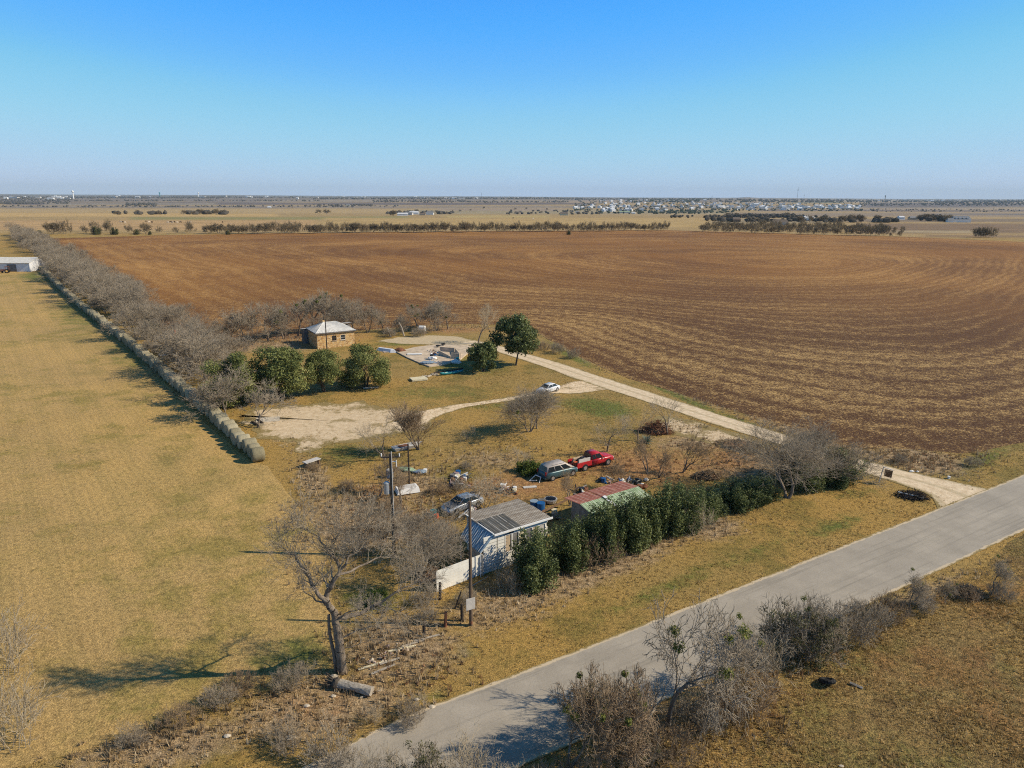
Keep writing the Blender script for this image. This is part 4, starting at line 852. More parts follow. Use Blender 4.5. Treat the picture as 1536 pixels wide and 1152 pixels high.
# white plank fence in line with the wall
f0 = np.array(P(655, 888)); f1 = np.array(X(-1.1, .1)[:2]); fl = np.linalg.norm(f1-f0); fa = math.atan2(f1[1]-f0[1], f1[0]-f0[0])
root = thing('plank_fence', 'white horizontal plank fence running from the shack to the charred posts', 'fence', (f0[0], f0[1], 0), fa)
b = MB()
for k_ in range(7): b.box((fl/2, 0, .14+.27*k_), (fl, .035, .255))
b.build('planks', 'siding', root)
for k_ in range(4): MB().box((.1+k_*(fl-.2)/3, .075, .98), (.09, .1, 1.96)).build('post', 'wood', root)
# shed with red and green roof
sa = R(34.3); S0 = np.array(P(856, 749, 2.6)); sn = np.array((math.sin(sa), -math.cos(sa)))
root = thing('tin_shed', 'long grey shed with one faded red and one pale green roof slope', 'shed', (S0[0]+sn[0]*3.3, S0[1]+sn[1]*3.3, 0), sa)
MB().box((3.6, .1, 1.15), (7., .12, 2.3)).box((3.6, 3.2, 1.2), (7., .12, 2.4)).hexa([(.12, .05, 0), (.12, 3.25, 0), (.12, 3.25, 2.45), (.12, 1.65, 2.68), (.12, .05, 2.36)], [(.24, .05, 0), (.24, 3.25, 0), (.24, 3.25, 2.45), (.24, 1.65, 2.68), (.24, .05, 2.36)]).hexa([(7.0, .05, 0), (7.0, 3.25, 0), (7.0, 3.25, 2.45), (7.0, 1.65, 2.68), (7.0, .05, 2.36)], [(7.12, .05, 0), (7.12, 3.25, 0), (7.12, 3.25, 2.45), (7.12, 1.65, 2.68), (7.12, .05, 2.36)]).build('wall', 'greywall', root)
rf = sheets('roof', [corrugated((-.2, -.25, 2.34), (2.6, -.25, 2.34), (2.6, 1.65, 2.76), (-.2, 1.65, 2.76), 12, .03), corrugated((3.0, -.25, 2.37), (7.4, -.25, 2.37), (7.4, 1.65, 2.80), (3.0, 1.65, 2.80), 18, .03)], 'greenroof', root)
sheets('red_slope', [corrugated((-.2, 4.1, 2.50), (2.7, 4.1, 2.50), (2.7, 1.65, 2.76), (-.2, 1.65, 2.76), 12, .03), corrugated((2.75, 4.1, 2.54), (7.4, 4.1, 2.54), (7.4, 1.65, 2.80), (2.75, 1.65, 2.80), 18, .03)], 'redroof', rf, label='faded red far slope of the shed roof')
MB().box((2.8, .7, 2.66), (.34, 2.0, .04), tilt=('X', .22)).build('pale_sheet', 'paleroof', rf)
# metal barn at the left edge
bx_, by_ = P(43, 408); root = thing('metal_barn', 'long pale blue metal barn at the left edge behind the bales', 'barn', (bx_-31, by_, 0), R(2))
MB().box((15.5, .1, 1.8), (31, .15, 3.6)).box((15.5, 11.9, 1.8), (31, .15, 3.6)).hexa([(.1, 0, 0), (.1, 12, 0), (.1, 12, 3.6), (.1, 6, 5.3), (.1, 0, 3.6)], [(.25, 0, 0), (.25, 12, 0), (.25, 12, 3.6), (.25, 6, 5.3), (.25, 0, 3.6)]).hexa([(30.75, 0, 0), (30.75, 12, 0), (30.75, 12, 3.6), (30.75, 6, 5.3), (30.75, 0, 3.6)], [(30.9, 0, 0), (30.9, 12, 0), (30.9, 12, 3.6), (30.9, 6, 5.3), (30.9, 0, 3.6)]).build('wall', 'paleroof', root)
sheets('roof', [corrugated((-.4, -.5, 3.55), (31.4, -.5, 3.55), (31.4, 6, 5.42), (-.4, 6, 5.42), 50, .05), corrugated((-.4, 12.5, 3.55), (31.4, 12.5, 3.55), (31.4, 6, 5.42), (-.4, 6, 5.42), 50, .05)], 'roofmetal', root)
for x0 in (4, 13, 22): MB().box((x0+1.8, .0, 1.5), (3.6, .08, 3.0)).build('door', 'greywall', root)
# ------------------------------------------------------------------ vehicles
def loft(b, st, zb):
    secs = []
    for (x, zt, w) in st:
        z0 = zb if not isinstance(zb, dict) else zb.get(x, .3)
        secs.append([b.bm.verts.new(q) for q in ((x, -w*.9, z0), (x, -w, z0+.16), (x, -w, zt-.14), (x, -w*.93, zt-.02), (x, -w*.4, zt+.02), (x, w*.4, zt+.02), (x, w*.93, zt-.02), (x, w, zt-.14), (x, w, z0+.16), (x, w*.9, z0))])
    for a, c in zip(secs[:-1], secs[1:]):
        for j in range(10): b.bm.faces.new((a[j], a[(j+1) % 10], c[(j+1) % 10], c[j]))
    b.bm.faces.new(secs[0]); b.bm.faces.new(secs[-1][::-1]); return b
def pane(p, u0, u1, v0, v1, off, name, parent, mat='glass'):
    """a window on the face p00,p10,p11,p01, standing `off` proud of it"""
    p = [np.array(q, float) for q in p]; nrm = unit(np.cross(p[1]-p[0], p[3]-p[0])); f = lambda u, v: p[0]*(1-u)*(1-v)+p[1]*u*(1-v)+p[2]*u*v+p[3]*(1-u)*v
    lo = [tuple(f(u, v)+nrm*off) for u, v in ((u0, v0), (u1, v0), (u1, v1), (u0, v1))]; hi = [tuple(f(u, v)-nrm*.01) for u, v in ((u0, v0), (u1, v0), (u1, v1), (u0, v1))]
    return MB().hexa(lo, hi).build(name, mat, parent)
def wheels(root, xs, w, r=.33, rim='rim'):
    for x in xs:
        for s in (-1, 1):
            y = s*(w-.10); t = MB().rod((x, y-.11, r), (x, y+.11, r), r, n=20).build('wheel', 'rubber', root)
            MB().rod((x, y+s*.08, r), (x, y+s*.125, r), r*.62, n=14).build('rim', rim, t)
            MB().rod((x, y-s*.02, r+.02), (x, y+s*.095, r+.02), r*1.16, n=20).build('wheel_arch', 'dark', root)
def cab(root, base, top, hw, tw, zb, zt, side=((.06, .48), (.52, .94)), mat='roof', rear=True):
    """greenhouse: base/top = (x rear, x front)"""
    (b0, b1), (t0, t1) = base, top
    q = dict(rl=(b0, hw, zb), fl=(b1, hw, zb), fr=(b1, -hw, zb), rr=(b0, -hw, zb), trl=(t0, tw, zt), tfl=(t1, tw, zt), tfr=(t1, -tw, zt), trr=(t0, -tw, zt))
    m_ = MB().hexa([q['rl'], q['rr'], q['fr'], q['fl']], [q['trl'], q['trr'], q['tfr'], q['tfl']])
    bmesh.ops.bevel(m_.bm, geom=m_.bm.edges[:], offset=.05, segments=2, affect='EDGES'); o = m_.build('cabin', mat, root, True)
    for a, c in side:
        pane((q['rr'], q['fr'], q['tfr'], q['trr']), a, c, .12, .86, .012, 'window', root); pane((q['fl'], q['rl'], q['trl'], q['tfl']), 1-c, 1-a, .12, .86, .012, 'window', root)
    pane((q['fr'], q['fl'], q['tfl'], q['tfr']), .07, .93, .1, .9, .012, 'windscreen', root)
    if rear: pane((q['rl'], q['rr'], q['trr'], q['trl']), .08, .92, .15, .88, .012, 'rear_window', root)
    return o
def mid(a, b_, hw, ang):
    """centre of a vehicle from its near-side wheels on the ground"""
    m_ = (np.array(a)+np.array(b_))/2; return m_+np.array((-math.sin(ang), math.cos(ang)))*hw
def car_small(name, label, c, ang, paint, roof=None, hood=None):
    root = thing(name, label, 'car', (c[0], c[1], 0), ang)
    loft(MB(), [(-2.22, .62, .70), (-2.12, .88, .82), (-1.5, .98, .87), (-.9, 1.0, .88), (.9, .96, .88), (1.5, .86, .86), (2.0, .74, .80), (2.22, .55, .68)], .24).build('body', paint, root, True)
    cab(root, (-1.75, 1.15), (-1.0, .25), .80, .60, .90, 1.40, mat=roof or paint); wheels(root, (-1.32, 1.36), .88)
    if hood: MB().box((1.55, 0, .905), (.95, 1.4, .03), tilt=('Y', .11)).build('bonnet', hood, root, label='darker mismatched bonnet')
    for s in (-1, 1): MB().box((2.08, s*.58, .62), (.14, .32, .14), bev=.03).build('headlight', 'lamp', root); MB().box((-2.13, s*.60, .74), (.08, .30, .14)).build('tail_light', 'redlamp', root)
    MB().box((0, .96, .98), (.16, .14, .12)).box((0, -.96, .98), (.16, .14, .12)); return root
va = R(33.4); c = mid(P(829, 721.5), P(859, 713.7), .88, va)
root = thing('minivan', 'faded teal minivan with a pale peeling roof parked on the dry grass', 'minivan', (c[0], c[1], 0), va)
loft(MB(), [(-2.36, .75, .80), (-2.30, 1.05, .90), (-1.4, 1.08, .93), (1.0, 1.04, .93), (1.7, .94, .90), (2.15, .80, .82), (2.34, .55, .70)], .26).build('body', 'teal', root, True)
cab(root, (-2.28, 1.75), (-1.95, .55), .86, .70, 1.0, 1.72, ((.05, .30), (.33, .60), (.63, .90)), 'champagne'); wheels(root, (-1.42, 1.43), .93, .34)
for s in (-1, 1): MB().box((2.16, s*.60, .70), (.16, .34, .16), bev=.03).build('headlight', 'lamp', root); MB().box((-2.34, s*.78, .95), (.08, .16, .42)).build('tail_light', 'redlamp', root); MB().box((-.6, s*.62, 1.76), (1.9, .04, .04)).build('roof_rail', 'chrome', root)
MB().box((-2.40, 0, .45), (.14, 1.7, .22), bev=.04).build('rear_bumper', 'teal', root)
pa_ = R(34.1); c = mid(P(878, 706.5), P(912, 697.5), .92, pa_)
root = thing('pickup_truck', 'bright red extended cab pickup with its tailgate down and a loaded bed', 'pickup truck', (c[0], c[1], 0), pa_)
loft(MB(), [(-.75, 1.12, .92), (.5, 1.12, .93), (1.3, 1.10, .93), (2.2, 1.04, .91), (2.62, .96, .86), (2.78, .62, .74)], .40).build('body', 'red', root, True)
cab(root, (-.72, 1.30), (-.60, .62), .84, .70, 1.08, 1.80, ((.04, .34), (.38, .86)), 'red'); wheels(root, (-1.78, 1.75), .95, .38)
b = MB().box((-1.85, .86, .82), (2.2, .10, .62), bev=.03).box((-1.85, -.86, .82), (2.2, .10, .62), bev=.03).box((-.82, 0, .82), (.08, 1.62, .60)).box((-1.85, 0, .60), (2.2, 1.62, .10)).build('bed', 'red', root)
MB().box((-3.2, 0, .62), (.50, 1.55, .06)).build('tailgate', 'red', root)
MB().box((-2.99, 0, .42), (.14, 1.8, .18), bev=.04).build('rear_bumper', 'chrome', root); MB().box((2.80, 0, .50), (.12, 1.75, .20), bev=.04).build('front_bumper', 'chrome', root); MB().box((2.74, 0, .80), (.06, .9, .18)).build('grille', 'dark', root)
for s in (-1, 1): MB().box((2.70, s*.66, .80), (.12, .32, .18), bev=.02).build('headlight', 'lamp', root); MB().box((-2.97, s*.86, .85), (.05, .10, .34)).build('tail_light', 'redlamp', root); MB().box((.95, s*1.03, 1.2), (.10, .18, .16)).build('mirror', 'black', root)
T_ = local((c[0], c[1]), pa_)
def deco(name, label, cat, build, mat, loc, ang=0., **k):
    o = build(MB()).build(name, mat, **k); o.location = loc; o.rotation_euler = (0, 0, ang); o['label'] = label; o['category'] = cat; return o
deco('foam_board', 'pale grey board leaning inside the red pickup bed', 'board', lambda b: b.box((0, 0, .30), (1.75, .07, .62), bev=.02), 'plainwall', T_(-1.75, -.70, .90), pa_)
deco('mattress', 'folded tan mattress standing in the red pickup bed', 'mattress', lambda b: b.box((0, 0, .4), (1.5, .22, .8), bev=.08, tilt=('X', .35)), 'tanwall', T_(-2.0, .35, .68), pa_)
deco('dark_tarp', 'black tarp humped over the load in the pickup bed', 'tarp', lambda b: b.blob((0, 0, .25), (.75, .42, .38), 3, .12, 4), 'black', T_(-1.5, .05, .78), pa_)
deco('orange_crate', 'orange crate at the open end of the pickup bed', 'crate', lambda b: b.box((0, 0, .2), (.5, .6, .4), bev=.03), 'orange', T_(-2.6, -.2, .66), pa_)
deco('low_trailer', 'dark low cart right behind the pickup tailgate', 'cart', lambda b: b.box((0, 0, .42), (1.2, 1.4, .08)).box((0, .68, .5), (1.2, .05, .16)).box((0, -.68, .5), (1.2, .05, .16)).rod((0, -.75, .25), (0, -.6, .25), .25, n=14).rod((0, .6, .25), (0, .75, .25), .25, n=14), 'rust', T_(-4.1, -.1), pa_)
car_small('white_car', 'white sedan with dark windows parked where the gravel spur meets the drive', np.array((5.9, 112.3)), R(227), 'whitecar')
car_small('silver_sedan', 'old silver sedan with a dark bonnet behind the shack roof', np.array((-5.0, 67.2)), R(221), 'silver', None, 'greywall')
# tractor and implements by the barn
def tractor(loc, ang, paint, label):
    root = thing('tractor', label, 'tractor', loc, ang)
    MB().box((.9, 0, 1.15), (1.9, .7, .7), bev=.1).box((-.3, 0, .9), (1.2, .9, .4)).build('body', paint, root); b = MB().box((-.6, 0, 2.55), (1.5, 1.4, .1), bev=.03)
    for sx in (-1.25, .05):
        for sy in (-.6, .6): b.rod((sx, sy, 1.1), (sx, sy, 2.5), .04)
    b.build('canopy', paint, root)
    for s in (-1, 1):
        for x, r in ((-.6, .8), (1.5, .45)): t = MB().rod((x, s*.8-.2, r), (x, s*.8+.2, r), r, n=18).build('wheel', 'rubber', root); MB().rod((x, s*.8+s*.16, r), (x, s*.8+s*.22, r), r*.5, n=12).build('rim', 'amber', t)
tx_, ty_ = P(9, 409.5); tractor((tx_, ty_, 0), R(200), 'rust', 'dark tractor parked before the blue metal barn')
def rake(px, py, lab, mat):
    x, y = P(px, py); root = thing('hay_rake', lab, 'farm implement', (x, y, 0), .4)
    b = MB().rod((-1.8, 0, .9), (1.8, .4, .9), .07).rod((0, 0, .9), (1.2, -1.8, .5), .06).rod((-1, 0, .9), (.2, -1.2, 1.6), .05); b.build('frame', mat, root)
    for s in (-1.6, 1.7): MB().rod((s, -.12, .45), (s, .12, .45), .45, n=14).build('wheel', 'rubber', root)
    for i in range(3): MB().rod((-1.2+i*1.1, .5, .6), (-1.1+i*1.1, .6, .6), .62, n=12).build('rake_wheel', mat, root)
rake(22, 407, 'yellow hay rake beside the tractor before the barn', 'amber'); rake(34, 406, 'orange farm implement at the barn corner', 'orange')
# ------------------------------------------------------------------ poles, posts and signs
def wire(name, label, a, b_, sag, parent=None, r=.012):
    a = np.array(a, float); b_ = np.array(b_, float); S = []; n = 14; p = a
    for i in range(1, n+1): t = i/n; q = a+(b_-a)*t-np.array((0, 0, sag*4*t*(1-t))); S.append((*p, *q, r, r)); p = q
    return link(name, tubemesh(name, S, 'black'), parent, **(dict(label=label, category='cable') if label else {}))
def pole(base, h, label, r=.15, mat='pole'):
    x, y = P(*base); root = thing('utility_pole', label, 'utility pole', (x, y, 0)); MB().rod((0, 0, -.2), (0, 0, h), r, r*.7, 12).build('pole', mat, root); return root, x, y
r1, x1, y1 = pole((706.5, 938), 10.0, 'tall bare wooden pole with a pale sign board, nearest the road', .14)
MB().box((0, -.16, 1.9), (.72, .04, .95), rz=.45, bev=.01).build('sign_board', 'plainwall', r1); MB().rod((0, -.1, .3), (.1, -.14, .3), .12).build('base_collar', 'rust', r1)
r2, x2, y2 = pole((591.5, 834), 9.7, 'wooden pole with a transformer bracket and crossarm between the bare trees', .16)
MB().box((.0, .18, 9.3), (1.7, .10, .12), rz=.1).build('crossarm', 'pole', r2)
for k_ in (-.8, .75): MB().rod((k_, .18, 9.36), (k_, .18, 9.62), .05).build('insulator', 'white', r2)
MB().rod((.12, -.12, 9.9), (.12, -.12, 4), .035).build('conduit', 'plainwall', r2)
MB().rod((-.42, 0, 6.0), (-.42, 0, 7.0), .26, n=14).rod((-.42, 0, 7.0), (-.42, 0, 7.12), .26, .1, n=14).build('transformer', 'silver', r2); MB().box((.28, 0, 8.95), (.5, .06, .06)).rod((.5, 0, 8.5), (.5, 0, 9.1), .04).build('lamp_arm', 'white', r2)
r3, x3, y3 = pole((614, 726), 4.75, 'short dark wooden post left standing behind the white panel', .11, 'postw')
r4, x4, y4 = pole((491, 532), 7.2, 'dark slender pole in front of the stone cottage', .13, 'postw')
r5, x5, y5 = pole((266, 534), 7.5, 'slender pole with an orange marker rising from the bare tree row', .12); MB().rod((.1, -.1, 4.6), (.1, -.1, 5.2), .25, .1).build('marker', 'orange', r5)
wire('service_cable', 'thin cable sagging from the crossarm pole to the shack roof', (x2, y2, 6.4), X(.1, 2.2, 3.6), .5); wire('guy_wire', 'guy wire slanting from the crossarm pole to the ground', (x2, y2, 6.9), (x2+1.9, y2+4.6, 0), .0)
for (bx, by, ty, lean, lab) in ((660, 899, 874, .02, 'stout round topped fence post nearest the white fence end'), (682, 913, 888, .35, 'leaning fence post behind the charred one'), (693, 931, 906, 0, 'thick charred black post left of the sign pole'), (668, 940, 918, .05, 'rusty brown post closest to the road side corner'), (636, 954, 932, .03, 'lone dark post left of the posts by the sign pole')):
    x, y = P(bx, by); h = tall((bx, by), ty); root = thing('fence_post', lab, 'fence post', (x, y, 0)); r = .12 if lean < .3 else .06
    MB().rod((0, 0, -.1), (lean*h, .1*lean, h), r, r*.9, 10).build('post', 'rust' if 'rusty' in lab else 'postw', root); MB().rod((lean*h, .1*lean, h), (lean*h, .1*lean, h+.05), r*.85, r*.3, 10).build('cap', 'postw', root)
# realtor style hanging sign by the drive
x, y = P(1318.5, 723.5); root = thing('hanging_sign', 'white leaning post with a dark brown hanging sign board beside the drive', 'sign', (x, y, 0), R(-40)); hh = 1.9
MB().box((.12, 0, hh/2), (.11, .11, hh+.1), tilt=('Y', .13)).build('post', 'white', root); MB().box((.72, 0, hh-.06), (1.05, .07, .07), tilt=('Y', .13)).build('arm', 'white', root)
MB().box((.80, 0, hh-.62), (.80, .03, .85), tilt=('Y', .05)).build('sign_board', 'wood', root); MB().rod((.5, 0, hh-.1), (.5, 0, hh-.25), .012).rod((1.08, 0, hh-.16), (1.08, 0, hh-.28), .012).build('hook', 'chrome', root)
# ------------------------------------------------------------------ yard clutter
def obj_at(name, label, cat, px, py, build, mat, ang=0., z=0., **k):
    x, y = P(px, py); return deco(name, label, cat, build, mat, (x, y, z), ang, **k)
# concrete slab, ruined wall and what lies on them
root = thing('house_slab', 'pale concrete slab of a vanished house with a low broken wall', 'slab', (0, 0, 0))
sl = [(595, 529), (622, 522), (655, 518), (700, 519), (716, 524), (700, 532), (690, 541), (678, 545), (660, 549), (644, 551), (628, 545), (610, 537)]
b = MB(); lo = [(*P(*q), -.05) for q in sl]; hi = [(*P(*q), .22) for q in sl]; b.hexa(lo[::-1], hi[::-1]).build('slab', 'conc', root)
for a, c_, z0, z1 in (((658.5, 533.5), (676, 538.5), .9, .35), ((677, 538.7), (689.5, 539.8), 1.05, 1.1), ((690, 539.5), (683, 529.5), 1.1, .8), ((682, 529.3), (660, 528), .8, .9)):
    pa0, pb0 = np.array(P(*a)), np.array(P(*c_)); t = unit(pb0-pa0); nn = np.array((-t[1], t[0]))*.12; q4 = [pa0-nn, pb0-nn, pb0+nn, pa0+nn]; hts = [z0, z1, z1, z0]
    MB().hexa([(*q, .22) for q in q4], [(q[0], q[1], h_+.22) for q, h_ in zip(q4, hts)]).build('broken_wall', 'conc', root)
obj_at('white_sheet', 'long white panel lying on the left side of the concrete slab', 'panel', 622, 533.5, lambda b: b.box((0, 0, .12), (3., .9, .14), bev=.03), 'white', .1, .22)
obj_at('blue_tarp', 'crumpled grey blue tarp on the near edge of the slab', 'tarp', 642, 546, lambda b: b.blob((0, 0, .1), (1.4, 1.0, .22), 3, .25, 3), 'tarp', .2, .22)
obj_at('white_sink', 'white heap with a dark object in the middle of the slab', 'heap', 648, 541, lambda b: b.blob((0, 0, .3), (.9, .5, .35), 2, .3, 8), 'white', .1, .22)
obj_at('dark_crate', 'dark crate standing on the white heap of the slab', 'crate', 647.5, 540, lambda b: b.box((0, 0, .55), (.6, .5, .5), bev=.03), 'black', .4, .3)
obj_at('white_bags', 'pile of white bags at the right end of the slab', 'bags', 681, 545, lambda b: b.blob((0, 0, .3), (.6, .5, .4), 2, .3, 1).blob((.8, -.2, .25), (.6, .4, .35), 2, .3, 2).blob((.3, .3, .5), (.4, .4, .3), 2, .3, 3), 'white')
obj_at('green_bin', 'teal green bin beside the white bags', 'bin', 686, 542, lambda b: b.box((0, 0, .4), (.6, .6, .8), bev=.08), 'turq')
for i, (a, c_) in enumerate(((657, 522), (665, 519.5))): obj_at('tyre', ('black tyre lying at the back of the slab, left one', 'black tyre standing at the back of the slab, right one')[i], 'tyre', a, c_, lambda b: [b.rod((.35*math.cos(t), .35*math.sin(t), .42), (.35*math.cos(t+.55), .35*math.sin(t+.55), .42), .13) for t in np.arange(0, 6.28, .5236)] and b, 'rubber', .3, .1)
obj_at('scrap_heap', 'small dark reddish scrap heap at the left corner of the slab', 'scrap', 600, 528, lambda b: b.blob((0, 0, .3), (1.0, .7, .5), 2, .35, 9).box((.4, .2, .6), (.5, .3, .3), rz=.5), 'rust')
obj_at('white_boat', 'overturned white boat hull at the end of the oak row', 'boat', 581, 527, lambda b: b.hexa([(-2.4, -.7, 0), (1.4, -.8, 0), (2.6, 0, 0), (1.4, .8, 0), (-2.4, .7, 0)], [(-2.2, -.3, .6), (1.2, -.35, .6), (2.0, 0, .5), (1.2, .35, .6), (-2.2, .3, .6)]), 'paleroof', R(-30))
obj_at('concrete_strip', 'narrow concrete strip between boat hull and slab', 'slab', 590, 527.5, lambda b: b.box((0, 0, .05), (4., 1.4, .12)), 'conc', .25)
root = obj_at('pallet_stack', 'flat cream stack of boards on the grass below the slab', 'board stack', 628, 570, lambda b: [b.box((0, 0, .12+.1*i), (2.8-.1*(i % 2), 1.9, .08)) for i in range(3)] and b, 'cream', R(24))
MB().box((-1.1, 0, .04), (.1, 1.8, .08)).box((1.1, 0, .04), (.1, 1.8, .08)).build('runner', 'dark', root)
x, y = P(678, 561); cn = thing('canoe', 'long turquoise canoe lying on the grass by the dark oak', 'canoe', (x, y, 0), R(34))
Vc = []; Fc = []
for i in range(13):
    t = i/12*2-1; w_ = .42*(1-t*t)**.6+.01; kz = .12*t**4
    for a in np.linspace(0, math.pi, 9): Vc.append((t*2.5, w_*math.cos(a), .42-.40*math.sin(a)*(1-.5*t**4)+kz+.02))
for i in range(12):
    for j in range(8): Fc.append((i*9+j, i*9+j+1, (i+1)*9+j+1, (i+1)*9+j))
ch = link('hull', mesh('hull', Vc, [np.array(Fc)], 'turq', smooth=True), cn); so_ = ch.modifiers.new('s', 'SOLIDIFY'); so_.thickness = .03
MB().box((0, 0, .42), (.12, .80, .03)).build('thwart', 'cream', cn); MB().box((-1.3, 0, .42), (.2, .62, .03)).build('thwart', 'cream', cn); MB().box((1.3, 0, .42), (.2, .62, .03)).build('thwart', 'cream', cn)
for i in range(12): obj_at('limestone_block', 'small pale stone block in the row between the board stack and the canoe', 'stone block', 634+i*2.0, 566.5-i*.42+RND.uniform(-1, 1), lambda b: b.box((0, 0, .12), (RND.uniform(.3, .6), RND.uniform(.25, .4), .25), rz=RND.uniform(0, 3), bev=.04), 'rock', group='stone blocks between board stack and canoe')
for i in range(7): obj_at('dark_log', 'dark charred log in the row behind the canoe', 'log', 652+i*6.3, 561-i*1.0, lambda b: b.rod((-.8, 0, .16), (.8, .1, .18), .15, .12), 'postw', RND.uniform(.3, .9), group='charred logs behind the canoe')
r_ = obj_at('water_tank', 'white plastic water tank on a stand at the field edge', 'tank', 633.5, 501, lambda b: b.rod((0, -.7, 1.35), (0, .7, 1.35), .62, n=18), 'white', R(80)); MB().box((0, -.5, .4), (1.0, .08, .8)).box((0, .5, .4), (1.0, .08, .8)).build('stand', 'rust', r_)
for i, (a, c_, hh) in enumerate(((606, 503.5, 3.2), (586, 505, 2.2))): obj_at('dead_tree', ('pale broken dead trunk standing left of the white tank', 'short leaning dead trunk right of the cottage')[i], 'dead tree', a, c_, lambda b: b.rod((0, 0, -.1), (-.15*hh, 0, hh*.6), .2, .15).rod((-.15*hh, 0, hh*.6), (-.35*hh, 0, hh), .15, .05), 'deadwood')
# brush pile, agave, pale weathered items of the yard
def brush(name, label, cat, px, py, w_, h_, seed, mat, n=260, mat2=None):
    g_ = np.random.default_rng(seed); S = []
    for i in range(n):
        a = g_.uniform(0, 6.28); r = g_.random()**.6*w_/2; z = h_*(1-(2*r/w_)**2)*g_.random(); c0 = np.array((math.cos(a)*r, math.sin(a)*r*.7, z+.05)); d = unit(g_.normal(0, 1, 3)*(1, 1, .45)); L = g_.uniform(.3, 1.1); S.append((*(c0-d*L/2), *(c0+d*L/2), g_.uniform(.012, .045), .01))
    S = np.array(S); S[:, 2] = np.maximum(S[:, 2], .02); S[:, 5] = np.maximum(S[:, 5], .02); x, y = P(px, py)
    root = thing(name, label, cat, (x, y, 0)); link('branches', tubemesh('branches', S, mat, .03), root); MB().blob((0, 0, 0), (w_*.36, w_*.25, h_*.45), 3, .2, seed).build('core', mat2 or 'wood', root)
brush('brush_pile', 'big heap of rusty brown branches beside the drive', 'brush pile', 984, 648, 4.6, 1.7, 1, 'weedredb' if 'weedredb' in M else 'rust', 700)
brush('brush_pile', 'low dark brush heap on the bank right of the middle', 'brush pile', 1105, 668, 5.5, .7, 2, 'twig_red', 420)
brush('brush_pile', 'dark heap of cut branches behind the dip of the hedge', 'brush pile', 1062, 716, 3.4, .9, 3, 'twig_red', 420)
brush('burnt_pile', 'burnt black debris pile near the mouth of the drive', 'debris pile', 1368, 745, 3.6, .6, 4, 'postw', 320, 'black')
brush('branch_heap', 'heap of fallen dark branches across the road', 'branch heap', 1450, 893, 2.6, .9, 5, 'twig_red', 300, 'wood')
brush('branch_heap', 'twiggy rubbish heap against the white fence end', 'branch heap', 645, 868, 2.4, 1.2, 6, 'wood', 300, 'rust')
obj_at('white_pipe', 'white pipe lying on the burnt debris pile', 'pipe', 1361, 745.5, lambda b: b.rod((-.9, .2, .35), (.9, -.2, .30), .07), 'white', R(-22))
obj_at('tyre', 'black tyre lying in the burnt debris pile', 'tyre', 1379, 749, lambda b: [b.rod((.32*math.cos(t), .32*math.sin(t), .15), (.32*math.cos(t+.55), .32*math.sin(t+.55), .15), .12) for t in np.arange(0, 6.28, .5236)] and b, 'rubber', .3, .1)
obj_at('white_litter', 'white rubbish at the far edge of the drive opposite the sign', 'litter', 1367, 708, lambda b: b.blob((0, 0, .1), (.28, .16, .12), 2, .3, 3).blob((.7, 0, .07), (.18, .12, .08), 2, .3, 5), 'white')
obj_at('white_marker', 'small white bucket in the grass beyond the drive mouth', 'bucket', 1423, 718, lambda b: b.rod((0, 0, 0), (0, 0, .3), .13, .16, 12), 'white')
x, y = P(970, 664); root = thing('agave', 'blue green agave rosette left of the brush pile', 'agave', (x, y, 0)); g_ = np.random.default_rng(3); Va = []; Fa = []; ra = []
for i in range(46):
    a = i*2.4; el = g_.uniform(.15, 1.3); L = g_.uniform(.9, 1.35); d = np.array((math.cos(a)*math.cos(el), math.sin(a)*math.cos(el), math.sin(el))); s_ = np.array((-math.sin(a), math.cos(a), 0)); o = len(Va)
    for t, w_ in ((0, .05), (.35, .09), (.7, .06), (1., .004)):
        c0 = d*L*t+np.array((0, 0, -.12*t*t+.05)); Va += [c0-s_*w_, c0+s_*w_+np.array((0, 0, .0))]; ra += [t, t*.6]
    for t in range(3): Fa.append((o+2*t, o+2*t+1, o+2*t+3, o+2*t+2))
link('leaves', mesh('leaves', Va, [np.array(Fa)], 'agave', dict(rnd=ra)), root)
r_ = obj_at('white_canopy', 'weathered white pickup bed cover lying beside the crossarm pole', 'bed cover', 611, 738, lambda b: b.hexa([(-1.25, -.75, .1), (1.25, -.75, .1), (1.25, .75, .1), (-1.25, .75, .1)], [(-1.15, -.6, .62), (1.15, -.6, .62), (1.1, .6, .62), (-1.15, .6, .62)]), 'white', R(22)); MB().box((0, .0, .64), (1.9, .9, .02)).build('top_panel', 'plainwall', r_)
r_ = obj_at('park_bench', 'weathered grey bench alone at the meadow margin', 'bench', 468, 698, lambda b: b.box((0, 0, .62), (2.1, .85, .10), bev=.02), 'plainwall', R(52)); 
for sx in (-.8, .8): MB().box((sx, 0, .30), (.1, .7, .58)).build('leg', 'wood', r_)
r_ = obj_at('small_boat', 'little pale rowing boat with a red stain on the lawn', 'boat', 608, 673, lambda b: b.hexa([(-1.5, -.4, 0), (1.2, -.45, 0), (2.0, 0, .1), (1.2, .45, 0), (-1.5, .4, 0)], [(-1.7, -.65, .45), (1.3, -.7, .45), (2.5, 0, .55), (1.3, .7, .45), (-1.7, .65, .45)]), 'plainwall', R(35)); MB().box((-.3, 0, .47), (1.3, .8, .03)).build('cover', 'rust', r_); MB().box((1.2, 0, .47), (.4, .8, .03)).build('seat', 'greywall', r_)
r_ = obj_at('blue_barrel', 'grey blue barrel with a white lid left of the crossarm pole', 'barrel', 585, 716, lambda b: b.rod((0, 0, 0), (0, 0, .9), .42, n=16), 'tarp'); MB().rod((0, 0, .9), (0, 0, .98), .42, .36, 16).build('lid', 'white', r_)
